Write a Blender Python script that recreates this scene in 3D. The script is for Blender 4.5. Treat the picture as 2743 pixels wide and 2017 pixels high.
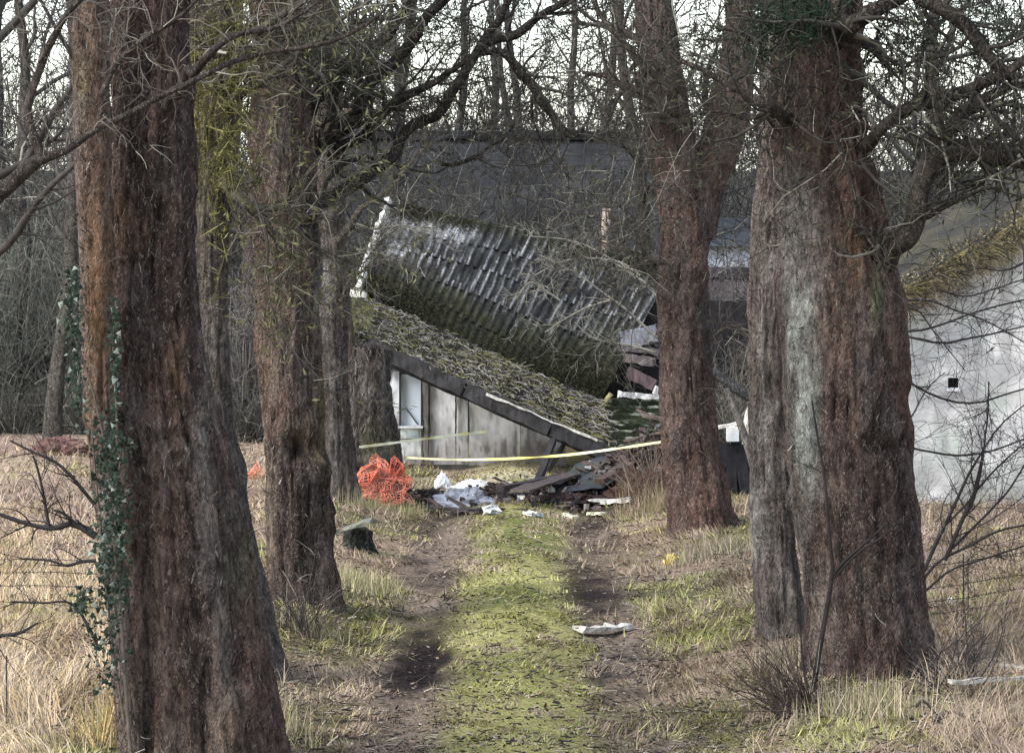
import bpy, math, random
import numpy as np
from mathutils import Vector

# ------------------------------------------------------------------ reset
for o in list(bpy.data.objects):
    bpy.data.objects.remove(o)
scn = bpy.context.scene
COL = scn.collection
random.seed(7)
RNG = np.random.default_rng(11)

# ------------------------------------------------------------------ camera
W, H = 1024, 752
F = 3357.0                      # focal length in pixels of a 1024 wide frame
CZ = 3.1
HORIZON = 203.0
PITCH = math.atan((H / 2 - HORIZON) / F)
cam_d = bpy.data.cameras.new('camera')
cam = bpy.data.objects.new('camera', cam_d)
COL.objects.link(cam)
cam.location = (0, 0, CZ)
cam.rotation_euler = (math.pi / 2 - PITCH, 0, 0)
cam_d.sensor_width = 36.0
cam_d.lens = 36.0 * F / W
cam_d.clip_start = 0.5
cam_d.clip_end = 3000
scn.camera = cam

# ------------------------------------------------------------------ light
SUN_EL = math.radians(42)
SUN_AZ = math.radians(-120)     # clockwise from +Y: from the left and behind the camera
world = bpy.data.worlds.new('World')
scn.world = world
world.use_nodes = True
wn = world.node_tree
wn.nodes.clear()
sky = wn.nodes.new('ShaderNodeTexSky')
sky.sky_type = 'NISHITA'
sky.sun_disc = False
sky.sun_elevation = SUN_EL
sky.sun_rotation = SUN_AZ
sky.air_density = 1.0
sky.dust_density = 1.2
sky.ozone_density = 1.0
hs = wn.nodes.new('ShaderNodeHueSaturation')
hs.inputs['Saturation'].default_value = 0.6
bgd = wn.nodes.new('ShaderNodeBackground')
bgd.inputs['Strength'].default_value = 0.15
wo = wn.nodes.new('ShaderNodeOutputWorld')
wn.links.new(sky.outputs[0], hs.inputs['Color'])
wn.links.new(hs.outputs[0], bgd.inputs['Color'])
wn.links.new(bgd.outputs[0], wo.inputs['Surface'])
sd = bpy.data.lights.new('sun', 'SUN')
sd.energy = 1.25
sd.angle = math.radians(25)
sd.color = (1.0, 0.97, 0.92)
sun = bpy.data.objects.new('sun', sd)
COL.objects.link(sun)
sdir = Vector((math.sin(SUN_AZ) * math.cos(SUN_EL), math.cos(SUN_AZ) * math.cos(SUN_EL), math.sin(SUN_EL)))
sun.rotation_euler = sdir.to_track_quat('Z', 'Y').to_euler()
sun.location = sdir * 50
scn.view_settings.view_transform = 'Standard'
scn.view_settings.look = 'None'
scn.view_settings.gamma = 1
scn.view_settings.exposure = 1.68
scn.render.engine = 'CYCLES'
scn.cycles.use_denoising = True
scn.cycles.use_adaptive_sampling = False
scn.cycles.max_bounces = 5
scn.cycles.diffuse_bounces = 3
scn.cycles.glossy_bounces = 2

# ------------------------------------------------------------------ numeric helpers
cp, sp = math.cos(PITCH), math.sin(PITCH)
FWD = np.array([0, cp, -sp]); UP = np.array([0, sp, cp]); RT = np.array([1.0, 0, 0])
CAM = np.array([0, 0, CZ])
A = np.asarray

def P(x, y, d):
    "world point seen at pixel (x, y) of the 1024 frame at distance d"
    return CAM + RT * ((x - W / 2) / F * d) - UP * ((y - H / 2) / F * d) + FWD * d

def proj(v):
    q = v - CAM
    d = q @ FWD
    return W / 2 + F * (q @ RT) / d, H / 2 - F * (q @ UP) / d, d

def _hash(i, j, k, s):
    n = (i * 374761393 + j * 668265263 + k * 1274126177 + s * 974711) & 0x7fffffff
    n = ((n ^ (n >> 13)) * 1274126177) & 0x7fffffff
    n = (n ^ (n >> 16)) & 0xffff
    return n / 65535.0

def vn(p, s=0):
    "value noise 0..1 at points p (N,3)"
    p = np.asarray(p, float)
    f = np.floor(p).astype(np.int64)
    t = p - f
    t = t * t * (3 - 2 * t)
    i, j, k = f[..., 0], f[..., 1], f[..., 2]
    x, y, z = t[..., 0], t[..., 1], t[..., 2]
    r = 0
    for a in (0, 1):
        for b in (0, 1):
            for c in (0, 1):
                w = (x if a else 1 - x) * (y if b else 1 - y) * (z if c else 1 - z)
                r = r + w * _hash(i + a, j + b, k + c, s)
    return r

def fbm(p, s=0, o=3):
    r = 0; a = 0.5; q = np.asarray(p, float); t = 0
    for n in range(o):
        r = r + a * vn(q, s + n); t += a; a *= 0.5; q = q * 2.03 + 7.1
    return r / t

def sstep(a, b, x):
    t = np.clip((x - a) / (b - a), 0, 1)
    return t * t * (3 - 2 * t)

def mix(a, b, t):
    t = np.asarray(t)[..., None]
    return A(a) * (1 - t) + A(b) * t

def nrm(v):
    return v / (np.linalg.norm(v, axis=-1, keepdims=True) + 1e-12)

def resample(pts, n):
    "smooth polyline through control rows, n rows out (Catmull-Rom)"
    pts = A(pts, float)
    m = len(pts)
    if m == 2:
        t = np.linspace(0, 1, n)[:, None]
        return pts[0] * (1 - t) + pts[1] * t
    q = np.vstack([2 * pts[0] - pts[1], pts, 2 * pts[-1] - pts[-2]])
    seg = np.linalg.norm(np.diff(pts[:, :3], axis=0), axis=1)
    cum = np.concatenate([[0], np.cumsum(seg)])
    u = np.interp(np.linspace(0, cum[-1], n), cum, np.arange(m))
    i = np.clip(u.astype(int), 0, m - 2); t = (u - i)[:, None]
    p0, p1, p2, p3 = q[i], q[i + 1], q[i + 2], q[i + 3]
    return 0.5 * ((2 * p1) + (p2 - p0) * t + (2 * p0 - 5 * p1 + 4 * p2 - p3) * t ** 2 + (3 * p1 - p0 - 3 * p2 + p3) * t ** 3)

# ------------------------------------------------------------------ mesh helpers
class MB:
    "collects verts, faces and colours for one mesh"
    def __init__(s):
        s.v = []; s.c = []; s.q = []; s.t = []; s.n = 0; s.ng = []
    def add(s, v, q=None, t=None, col=None):
        v = A(v, float).reshape(-1, 3)
        s.v.append(v)
        c = np.ones((len(v), 3)) * 0.5 if col is None else np.broadcast_to(A(col, float), (len(v), 3))
        s.c.append(c)
        if q is not None and len(q): s.q.append(A(q, int).reshape(-1, 4) + s.n)
        if t is not None and len(t): s.t.append(A(t, int).reshape(-1, 3) + s.n)
        s.n += len(v)
    def build(s, name, mat, parent=None, smooth=True, loc=None):
        v = np.vstack(s.v); c = np.vstack(s.c)
        q = np.vstack(s.q) if s.q else np.zeros((0, 4), int)
        t = np.vstack(s.t) if s.t else np.zeros((0, 3), int)
        me = bpy.data.meshes.new(name)
        if loc is not None: v = v - A(loc)
        me.vertices.add(len(v)); me.vertices.foreach_set('co', v.astype(np.float32).ravel())
        li = np.concatenate([q.ravel(), t.ravel()]).astype(np.int32)
        me.loops.add(len(li)); me.loops.foreach_set('vertex_index', li)
        ls = np.concatenate([np.arange(len(q)) * 4, len(q) * 4 + np.arange(len(t)) * 3]).astype(np.int32)
        me.polygons.add(len(ls)); me.polygons.foreach_set('loop_start', ls)
        me.polygons.foreach_set('use_smooth', np.full(len(ls), smooth))
        me.update(calc_edges=True)
        a = me.attributes.new('Col', 'FLOAT_COLOR', 'POINT')
        a.data.foreach_set('color', np.hstack([c, np.ones((len(c), 1))]).astype(np.float32).ravel())
        me.materials.append(mat)
        me.validate()
        o = bpy.data.objects.new(name, me)
        COL.objects.link(o)
        if loc is not None: o.location = loc
        if parent is not None:
            o.parent = parent
            w = np.zeros(3); q_ = parent
            while q_ is not None: w += A(q_.location); q_ = q_.parent
            o.location = -w if loc is None else A(loc) - w
        return o
    # --- primitives
    def tubes(s, paths, radii, sides=3, col=(.1, .08, .07), cap=False):
        paths = A(paths, float); radii = A(radii, float)
        if paths.ndim == 2: paths = paths[None]; radii = radii[None]
        N, K, _ = paths.shape
        tg = nrm(np.gradient(paths, axis=1))
        ax = np.eye(3)[np.argmin(np.abs(tg.mean(1)), axis=1)][:, None, :]
        u = nrm(np.cross(tg, np.broadcast_to(ax, tg.shape))); w = np.cross(tg, u)
        th = np.arange(sides) * 2 * np.pi / sides
        ring = paths[:, :, None, :] + radii[:, :, None, None] * (u[:, :, None, :] * np.cos(th)[:, None] + w[:, :, None, :] * np.sin(th)[:, None])
        idx = np.arange(N * K * sides).reshape(N, K, sides)
        a = idx[:, :-1, :]; b = np.roll(a, -1, 2); d = idx[:, 1:, :]; c = np.roll(d, -1, 2)
        col = A(col, float)
        if col.ndim == 2: col = np.repeat(col, K * sides, axis=0)
        elif col.ndim == 3: col = np.repeat(col.reshape(-1, 3), sides, axis=0)
        n0 = s.n
        s.add(ring.reshape(-1, 3), q=np.stack([a, b, c, d], -1).reshape(-1, 4), col=col)
        if cap and sides >= 3:
            for e in (0, K - 1):
                cc = paths[:, e]
                for i in range(N):
                    cl = s.c[-1][0] if s.c else .5
                    base = n0 + idx[i, e, :]
                    s.add(cc[i:i + 1], col=cl)
                    t = np.stack([base, np.roll(base, -1), np.full(sides, s.n - 1)], -1)
                    s.t.append(t if e else t[:, ::-1])
    def ribbons(s, paths, width, side, col):
        N, K, _ = paths.shape
        off = side[:, None, :] * width[:, :, None]
        if K == 2:
            v = np.stack([paths[:, 0] - off[:, 0], paths[:, 0] + off[:, 0], paths[:, 1]], 1)
            s.add(v.reshape(-1, 3), t=np.arange(N * 3).reshape(N, 3), col=np.repeat(A(col, float), 3, axis=0))
            return
        v = np.stack([paths - off, paths + off], 2)
        idx = np.arange(N * K * 2).reshape(N, K, 2)
        q = np.stack([idx[:, :-1, 0], idx[:, :-1, 1], idx[:, 1:, 1], idx[:, 1:, 0]], -1)
        col = A(col, float)
        if col.ndim == 2: col = np.repeat(col, K * 2, axis=0)
        s.add(v.reshape(-1, 3), q=q.reshape(-1, 4), col=col)
    def grid(s, pts, col=None):
        "pts (m,n,3)"
        m, n, _ = pts.shape
        idx = np.arange(m * n).reshape(m, n)
        q = np.stack([idx[:-1, :-1], idx[:-1, 1:], idx[1:, 1:], idx[1:, :-1]], -1)
        s.add(pts.reshape(-1, 3), q=q.reshape(-1, 4), col=None if col is None else A(col).reshape(-1, 3))
    def hexa(s, c8, col=(.5, .5, .5)):
        "8 corners: bottom 0-3 ccw, top 4-7"
        s.add(c8, q=[[3, 2, 1, 0], [4, 5, 6, 7], [0, 1, 5, 4], [1, 2, 6, 5], [2, 3, 7, 6], [3, 0, 4, 7]], col=col)
    def box(s, lo, hi, col=(.5, .5, .5)):
        x0, y0, z0 = lo; x1, y1, z1 = hi
        s.hexa([(x0, y0, z0), (x1, y0, z0), (x1, y1, z0), (x0, y1, z0), (x0, y0, z1), (x1, y0, z1), (x1, y1, z1), (x0, y1, z1)], col)
    def beam(s, a, b, w, h, col=(.5, .5, .5), upv=(0, 0, 1), n=1, rough=0.0, seed=0):
        "rectangular bar from a to b, optionally split in n bits with uneven edges"
        a = A(a, float); b = A(b, float)
        t = nrm(b - a); sd_ = nrm(np.cross(t, A(upv, float))); u = np.cross(sd_, t)
        r = np.random.default_rng(seed)
        K = n + 1
        ts = np.linspace(0, 1, K)[:, None]
        c = a * (1 - ts) + b * ts
        rows = []
        for e1, e2 in ((-1, -1), (1, -1), (1, 1), (-1, 1)):
            rows.append(c + sd_ * e1 * w / 2 + u * e2 * h / 2 + r.normal(0, rough, (K, 3)))
        v = np.stack(rows, 1)
        idx = np.arange(K * 4).reshape(K, 4)
        q = []
        for k in range(K - 1):
            for j in range(4):
                q.append([idx[k, j], idx[k + 1, j], idx[k + 1, (j + 1) % 4], idx[k, (j + 1) % 4]])
        q.append(idx[0].tolist()); q.append(idx[-1, ::-1].tolist())
        s.add(v.reshape(-1, 3), q=q, col=col)

def tag(o, label, cat, group=None):
    o['label'] = label; o['category'] = cat
    if group: o['group'] = group
    return o
def struct(o):
    o['kind'] = 'structure'; return o
def stuff(o):
    o['kind'] = 'stuff'; return o
def thing(name, loc, label, cat, group=None):
    o = bpy.data.objects.new(name, None)
    COL.objects.link(o)
    o.location = tuple(float(q) for q in loc)
    o.empty_display_size = 0.2
    return tag(o, label, cat, group)

# ------------------------------------------------------------------ materials
def mat_attr(name, rough=0.9, nscale=30.0, stretch=(1, 1, 1), var=0.5, bump=0.4, bdist=0.01, n2=120.0, spec=0.25, sss=False):
    "colour comes from the piece itself (attribute Col), broken up by grain; fine relief by bump"
    m = bpy.data.materials.new(name); m.use_nodes = True
    nt = m.node_tree; N = nt.nodes; L = nt.links
    b = N['Principled BSDF']
    b.inputs['Roughness'].default_value = rough
    b.inputs['Specular IOR Level'].default_value = spec
    at = N.new('ShaderNodeAttribute'); at.attribute_name = 'Col'
    tc = N.new('ShaderNodeTexCoord'); mp = N.new('ShaderNodeMapping')
    mp.inputs['Scale'].default_value = stretch
    L.new(tc.outputs['Object'], mp.inputs['Vector'])
    n1 = N.new('ShaderNodeTexNoise'); n1.inputs['Scale'].default_value = nscale
    n1.inputs['Detail'].default_value = 6; n1.inputs['Roughness'].default_value = 0.65
    L.new(mp.outputs[0], n1.inputs['Vector'])
    mr = N.new('ShaderNodeMapRange')
    mr.inputs['From Min'].default_value = 0.3; mr.inputs['From Max'].default_value = 0.7
    mr.inputs['To Min'].default_value = 1 - var; mr.inputs['To Max'].default_value = 1 + var
    L.new(n1.outputs['Fac'], mr.inputs['Value'])
    vm = N.new('ShaderNodeVectorMath'); vm.operation = 'SCALE'
    L.new(at.outputs['Color'], vm.inputs[0]); L.new(mr.outputs[0], vm.inputs['Scale'])
    L.new(vm.outputs[0], b.inputs['Base Color'])
    if bump > 0:
        n3 = N.new('ShaderNodeTexNoise'); n3.inputs['Scale'].default_value = n2
        n3.inputs['Detail'].default_value = 5
        L.new(mp.outputs[0], n3.inputs['Vector'])
        ad = N.new('ShaderNodeMath'); ad.operation = 'ADD'
        L.new(n1.outputs['Fac'], ad.inputs[0]); L.new(n3.outputs['Fac'], ad.inputs[1])
        bp = N.new('ShaderNodeBump'); bp.inputs['Strength'].default_value = bump; bp.inputs['Distance'].default_value = bdist
        L.new(ad.outputs[0], bp.inputs['Height']); L.new(bp.outputs[0], b.inputs['Normal'])
    return m

def mat_bark():
    m = mat_attr('bark', 0.95, 46, (1, 1, 0.38), 0.5, 1.0, 0.05, 120, 0.1)
    nt = m.node_tree; N = nt.nodes; L = nt.links
    b = N['Principled BSDF']; src = b.inputs['Base Color'].links[0].from_socket
    tc = [n for n in N if n.type == 'TEX_COORD'][0]
    mp = N.new('ShaderNodeMapping'); mp.inputs['Scale'].default_value = (1, 1, 0.55); L.new(tc.outputs['Object'], mp.inputs['Vector'])
    n2 = N.new('ShaderNodeTexNoise'); n2.inputs['Scale'].default_value = 21; n2.inputs['Detail'].default_value = 8; n2.inputs['Roughness'].default_value = 0.7
    L.new(mp.outputs[0], n2.inputs['Vector'])
    r2 = N.new('ShaderNodeMapRange'); r2.inputs['From Min'].default_value = .33; r2.inputs['From Max'].default_value = .66; r2.inputs['To Min'].default_value = .40; r2.inputs['To Max'].default_value = 1.6
    L.new(n2.outputs['Fac'], r2.inputs['Value'])
    vm = N.new('ShaderNodeVectorMath'); vm.operation = 'SCALE'; L.new(src, vm.inputs[0]); L.new(r2.outputs[0], vm.inputs['Scale'])
    # pale torn fibres
    mp3 = N.new('ShaderNodeMapping'); mp3.inputs['Scale'].default_value = (1, 1, 0.55); L.new(tc.outputs['Object'], mp3.inputs['Vector'])
    n3 = N.new('ShaderNodeTexNoise'); n3.inputs['Scale'].default_value = 62; n3.inputs['Detail'].default_value = 3; n3.inputs['Roughness'].default_value = 0.6
    n3.inputs['Distortion'].default_value = 1.2
    L.new(mp3.outputs[0], n3.inputs['Vector'])
    r3 = N.new('ShaderNodeMapRange'); r3.inputs['From Min'].default_value = .57; r3.inputs['From Max'].default_value = .66; r3.inputs['To Max'].default_value = .8
    L.new(n3.outputs['Fac'], r3.inputs['Value'])
    mx = N.new('ShaderNodeMix'); mx.data_type = 'RGBA'
    L.new(r3.outputs[0], mx.inputs['Factor']); L.new(vm.outputs[0], mx.inputs[6]); mx.inputs[7].default_value = (.27, .225, .19, 1)
    L.new(mx.outputs[2], b.inputs['Base Color'])
    return m
M_BARK = mat_bark()
M_TWIG = mat_attr('twig_bark', 0.9, 14, (1, 1, 1), 0.4, 0, spec=0.2)
M_LEAF = mat_attr('leaf', 0.8, 9, (1, 1, 1), 0.4, 0, spec=0.12)
M_GRASS = mat_attr('grass_blade', 0.85, 3, (1, 1, 1), 0.3, 0, spec=0.2)
M_SOIL = mat_attr('soil', 1.0, 22, (1, 1, 1), 0.6, 0.9, 0.03, 70, 0.0)
M_HILL = mat_attr('far_ground', 1.0, 0.6, (1, 1, 1), 0.5, 0)
M_ROOF = mat_attr('fibre_cement', 0.97, 22, (1, 1, 1), 0.65, 0.7, 0.015, 110, 0.08)
M_LITTER = mat_attr('leaf_litter', 0.95, 30, (1, 1, 1), 0.7, 1.0, 0.03, 90)
M_WOOD = mat_attr('weathered_wood', 0.9, 18, (1, 1, 0.25), 0.6, 0.5, 0.008, 90)
M_PLASTER = mat_attr('limewash', 0.9, 5, (1, 1, 1), 0.16, 0.6, 0.02, 30, 0.2)
M_PANEL = mat_attr('stained_panel', 0.75, 6, (1, 1, 0.35), 0.45, 0.3, 0.008, 50, 0.3)
M_SLATE = mat_attr('slate', 0.9, 1.4, (1, 1, 1), 0.65, 0.3, 0.01, 30, 0.15)
M_PLASTIC = mat_attr('plastic_film', 0.45, 7, (1, 1, 1), 0.12, 0.3, 0.01, 25, 0.4)
M_MOSS = mat_attr('moss', 1.0, 35, (1, 1, 1), 0.6, 1.0, 0.02, 120, 0.1)
M_GLASS = bpy.data.materials.new('dusty_glass'); M_GLASS.use_nodes = True
_b = M_GLASS.node_tree.nodes['Principled BSDF']
_b.inputs['Base Color'].default_value = (0.50, 0.56, 0.62, 1); _b.inputs['Roughness'].default_value = 0.22
_b.inputs['Specular IOR Level'].default_value = 0.7

# ------------------------------------------------------------------ ground
def gz(x, y):
    x = A(x, float); y = A(y, float)
    z = np.zeros(np.broadcast(x, y).shape)
    near = sstep(60, 45, y)
    wob = 0.05 * np.sin(y * 0.9) + 0.04 * np.sin(y * 0.37 + 1)
    for rx, dep in ((-0.66, 0.055), (0.72, 0.045)):
        z -= near * dep * np.exp(-((x - rx - wob) / 0.2) ** 2) * (0.7 + 0.3 * np.sin(y * 1.3 + rx))
    z += near * 0.05 * np.exp(-((x - 0.03) / 0.3) ** 2)
    z += 0.16 * sstep(1.05, 1.9, np.abs(x - 0.03)) * near
    z += 0.05 * (fbm(np.stack([x * 1.3, y * 1.3, 0 * x + y * 0], -1), 3, 3) - 0.5) * near
    # the wet hollow in the left rut
    z -= 0.05 * np.exp(-((x + 0.58) / 0.22) ** 2 - ((y - 23.2) / 1.3) ** 2)
    # heap of rubble at the end of the track
    z += 0.12 * np.exp(-((x - 1.2) / 1.5) ** 2 - ((y - 36.3) / 1.0) ** 2)
    # low rise far behind
    z += 4.6 * sstep(85, 150, y) - 4.6 * sstep(260, 420, y) * 0.4
    return z

def G(x, y):
    "point on the ground seen at pixel (x, y)"
    D = nrm(P(x, y, 10.0) - CAM)
    t = -CAM[2] / D[2]
    p = CAM + D * t
    for _ in range(6):
        zz = float(gz(p[0], p[1]))
        t = (zz - CAM[2]) / D[2]
        p = CAM + D * t
    return p

TAN = A([0.36, 0.285, 0.20]); TAN2 = A([0.25, 0.185, 0.135]); PINK = A([0.28, 0.20, 0.17])
GREEN = A([0.18, 0.20, 0.065]); YGREEN = A([0.40, 0.37, 0.15]); OLIVE = A([0.12, 0.11, 0.06])
MUD = A([0.07, 0.055, 0.046]); LITTER = A([0.23, 0.18, 0.14])

def zone(x, y):
    "weights: rut (bare), centre (green), field (tan), 0..1 each"
    n = fbm(np.stack([x * 1.6, y * 0.8, 0 * x + 2.3], -1), 21, 3) - 0.5
    n2 = fbm(np.stack([x * 4, y * 3, 0 * x + 5.3], -1), 33, 3) - 0.5
    n5 = vn(np.stack([x * 9, y * 6, 0 * x + 1.3], -1), 37) - .5
    rut = np.maximum(np.exp(-((x + 0.68 + n * 0.3 + n2 * .22 + n5 * .12) / 0.26) ** 6), np.exp(-((x - 0.78 + n * 0.3 + n2 * .22 + n5 * .12) / 0.24) ** 6))
    grow = fbm(np.stack([x * 0.9, y * 0.45, 0 * x + 9.3], -1), 41, 2)
    rut = rut * np.clip(1.85 - 2.1 * grow + n2 * 1.6, 0, 1) * sstep(35.5, 33.5, y)
    field = sstep(1.9, 2.7, np.abs(x - 0.03) + n * 0.9)
    cen = np.exp(-((x - 0.05) / 0.52) ** 4)
    return rut, cen, field, n, n2

def gcol(x, y):
    rut, cen, field, n, n2 = zone(x, y)
    g = fbm(np.stack([x * 0.8, y * 0.5, 0 * x + 1.1], -1), 55, 3)
    c = mix(OLIVE, TAN2, np.clip((g - 0.42) * 4, 0, 1))
    c = mix(c, mix(YGREEN, GREEN, np.clip((g - 0.4) * 4, 0, 1)) * 0.8, cen * 0.9)
    c = mix(c, mix(TAN, PINK, np.clip((g - 0.35) * 3, 0, 1)), field)
    hol = np.exp(-((x + 0.585 + .25 * (vn(np.stack([x * 7, y * 3, 0 * x + 4], -1), 38) - .5)) / 0.22) ** 4 - ((y - 23.0 + 1.3 * (vn(np.stack([x * 6, y * 2, 0 * x + 2], -1), 39) - .5)) / 1.9) ** 4)
    n4 = fbm(np.stack([x * 1.1, y * 0.42, 0 * x + 8.3], -1), 47, 3) - .5
    mud = mix(LITTER, MUD, np.clip(0.4 + n2 * 2.4 + n4 * 4.5, 0, 1))
    mud = mud * (0.55 + .6 * vn(np.stack([x * 22, y * 16, 0 * x], -1), 49))[..., None]
    mud = mix(mud, A([0.026, 0.021, 0.021]), np.clip(hol * 1.3, 0, 1))
    hol2 = np.exp(-((x - .64 + .3 * n2) / .24) ** 4 - ((y - 27.8 + 2 * n2) / 2.2) ** 4)
    mud = mix(mud, A([.035, .028, .026]), np.clip(hol2 * (.8 + n2), 0, .9))
    c = mix(c, mud, np.clip(np.maximum(np.maximum(rut, hol), hol2 * .85), 0, 1))
    rub = np.maximum(np.exp(-((y - 36.3) / 1.4) ** 2) * sstep(0.3, .9, x) * sstep(3.6, 2.8, x), .9 * np.exp(-((y - 34.9) / .55) ** 4) * sstep(-1.3, -.9, x) * sstep(3., 2., x))
    c = mix(c, A([0.04, 0.034, 0.033]), np.clip(rub * (0.9 + n2), 0, 1))
    sunny = sstep(36.0, 36.6, y) * sstep(39.6, 39.2, y) * sstep(1.1, 0.5, np.abs(x + 0.2))  # sunlit patch before the shed wall, painted into the ground colour
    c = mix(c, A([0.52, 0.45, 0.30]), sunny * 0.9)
    far = np.maximum(sstep(50, 70, y), sstep(41.5, 43.5, y) * sstep(-2, -2.6, x))
    c = mix(c, A([0.07, 0.065, 0.05]), far)
    return c

def axis(lo, hi, step, far):
    a = np.arange(lo, hi + 1e-6, step)
    e = []; s_ = step; p = hi
    while p < far:
        s_ *= 1.35; p += s_; e.append(p)
    b = []; s_ = step; p = lo
    while p > -far:
        s_ *= 1.35; p -= s_; b.append(p)
    return np.concatenate([b[::-1], a, e])
gx = axis(-7.5, 8, 0.085, 900)
gy = axis(14, 46, 0.13, 1500)
XX, YY = np.meshgrid(gx, gy)
ZZ = gz(XX, YY)
mb = MB()
fine = 0.02 * (vn(np.stack([XX * 9, YY * 9, 0 * XX], -1), 5) - 0.5) * sstep(60, 45, YY)
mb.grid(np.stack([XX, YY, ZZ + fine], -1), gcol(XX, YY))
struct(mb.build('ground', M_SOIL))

# ------------------------------------------------------------------ grass (cannot be counted)
def blades(n, xr, yr, hfun, keep, colfun, wid, seed, K=2, lean=0.8):
    r = np.random.default_rng(seed)
    # even spread on the picture of the ground: more blades nearer
    y = 1.0 / (1 / yr[1] + r.random(n) * (1 / yr[0] - 1 / yr[1]))
    x = r.uniform(xr[0], xr[1], n) * y / 40.0
    k = keep(x, y) > r.random(n)
    x, y = x[k], y[k]; m = len(x)
    h = hfun(x, y, r)
    az = 4 * np.pi * fbm(np.stack([x * 1.7, y * 1.2, 0 * x], -1), seed + 60, 2) + r.normal(0, .8, m); ln = np.abs(r.normal(0, lean, m)) + 0.15
    h = h * (.45 + 1.1 * sstep(.35, .7, vn(np.stack([x * 5.5, y * 4, 0 * x], -1), seed + 61)))
    d = np.stack([np.cos(az) * np.sin(ln), np.sin(az) * np.sin(ln), np.cos(ln)], -1)
    t = np.linspace(0, 1, K)[None, :, None]
    base = np.stack([x, y, gz(x, y) - 0.01], -1)
    path = base[:, None] + d[:, None] * h[:, None, None] * t
    path[..., 2] -= (h * 0.35)[:, None] * t[..., 0] ** 2
    path[..., :2] += (d[:, None, :2] * h[:, None, None] * 0.3) * t ** 2
    path[..., 2] = np.maximum(path[..., 2], base[:, None, 2] + 0.008)
    az2 = r.uniform(-0.9, 0.9, m)
    side = np.stack([np.cos(az2), np.sin(az2), 0 * az2], -1)
    w0 = wid * (0.6 + 0.8 * r.random(m)) * (y / 25.0)
    wd = w0[:, None] * np.linspace(1, 0.12, K)[None]
    c = colfun(x, y, r)
    g = MB(); g.ribbons(path, wd, side, c)
    return g

def cl(cols, pick):
    return A(cols)[pick]

def short_keep(x, y):
    rut, cen, field, n, n2 = zone(x, y)
    hol = np.exp(-((x + 0.585 + .25 * (vn(np.stack([x * 7, y * 3, 0 * x + 4], -1), 38) - .5)) / 0.22) ** 4 - ((y - 23.0 + 1.3 * (vn(np.stack([x * 6, y * 2, 0 * x + 2], -1), 39) - .5)) / 1.9) ** 4)
    rub = np.maximum(np.exp(-((y - 36.4) / 1.2) ** 2) * sstep(0.3, .9, x) * sstep(3.6, 2.8, x), .9 * np.exp(-((y - 34.9) / .55) ** 4) * sstep(-1.3, -.9, x) * sstep(3., 2., x))
    pt = fbm(np.stack([x * 3, y * 2, 0 * x], -1), 77, 2)
    return np.clip((1 - rut * 0.95) * np.clip(1 - hol * 2.2, 0, 1) * (1 - .85 * np.exp(-((x - .64 + .3 * n2) / .24) ** 4 - ((y - 27.8 + 2 * n2) / 2.2) ** 4)) * (1 - rub) * (0.35 + 1.3 * pt) * (1 - 0.7 * field) * sstep(40, 38.8, y), 0.015, 1)
def short_h(x, y, r):
    rut, cen, field, n, n2 = zone(x, y)
    return (0.022 + 0.034 * r.random(len(x)) + 0.075 * (1 - cen) * r.random(len(x)) * (1 + 2 * n)) 
def short_c(x, y, r):
    rut, cen, field, n, n2 = zone(x, y)
    m = len(x)
    g = fbm(np.stack([x * 0.9, y * 0.6, 0 * x + 1.1], -1), 55, 3)
    g2 = fbm(np.stack([x * 3.5, y * 2.2, 0 * x + 4.1], -1), 58, 2)
    pg = np.clip(0.25 + cen * 0.55 + (g - 0.5) * 2.2 + (g2 - 0.5) * 1.2 - 0.5 * rut, 0.04, 0.92)
    k = r.random(m)
    green = mix(GREEN, YGREEN, r.random(m)) * (0.7 + 0.7 * r.random(m))[:, None]
    dry = mix(TAN, TAN2, r.random(m)) * (0.6 + 0.6 * r.random(m))[:, None]
    c = np.where((k < pg)[:, None], green, dry)
    dk = r.random(m) < 0.10 + 0.35 * np.clip(rut, 0, 1)
    c[dk] *= A([0.28, 0.26, 0.26])
    return c
g = blades(460000, (-6.4, 6.4), (17.0, 40), short_h, short_keep, short_c, 0.0054, 1, 2, 0.9)
gr = stuff(g.build('track_grass', M_GRASS, smooth=False))
tag(gr, 'short matted green and straw grass along the track and its verges', 'grass')

def tall_keep(x, y):
    rut, cen, field, n, n2 = zone(x, y)
    pt = fbm(np.stack([x * 1.2, y * 0.8, 0 * x + 3], -1), 79, 3)
    edge = np.exp(-((np.abs(x - 0.03) - 1.75) / 0.5) ** 2)
    return np.clip(field * 1.0 + edge * np.clip(pt * 2.6 - 1.0, 0, 1) * 0.5, 0, 1) * (0.3 + pt * 1.1)
def tall_h(x, y, r):
    rut, cen, field, n, n2 = zone(x, y)
    return (0.07 + 0.25 * r.random(len(x)) ** 1.6) * (0.55 + 0.5 * field) * (1 - .45 * sstep(24, 40, y))
def tall_c(x, y, r):
    m = len(x)
    g = fbm(np.stack([x * 0.7, y * 0.35, 0 * x + 6.1], -1), 91, 3)
    warm = mix(A([0.45, 0.325, 0.17]), A([0.50, 0.41, 0.31]), r.random(m))
    pink = mix(A([0.42, 0.325, 0.265]), A([0.26, 0.185, 0.145]), r.random(m))
    c = mix(warm, pink, np.clip((g - 0.5) * 5 + (y - 27) / 16, 0, .85))
    right = sstep(0.5, 1.5, x)
    c = mix(c, mix(A([0.33, 0.26, 0.18]), A([0.2, 0.15, 0.12]), r.random(m)), right * 0.75)
    c *= (0.65 + 0.6 * r.random(m))[:, None]
    dk = r.random(m) < 0.17
    c[dk] *= 0.35
    return c
g = blades(155000, (-6.7, 6.7), (16.5, 41.5), tall_h, tall_keep, tall_c, 0.0040, 2, 3, 0.55)
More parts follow.
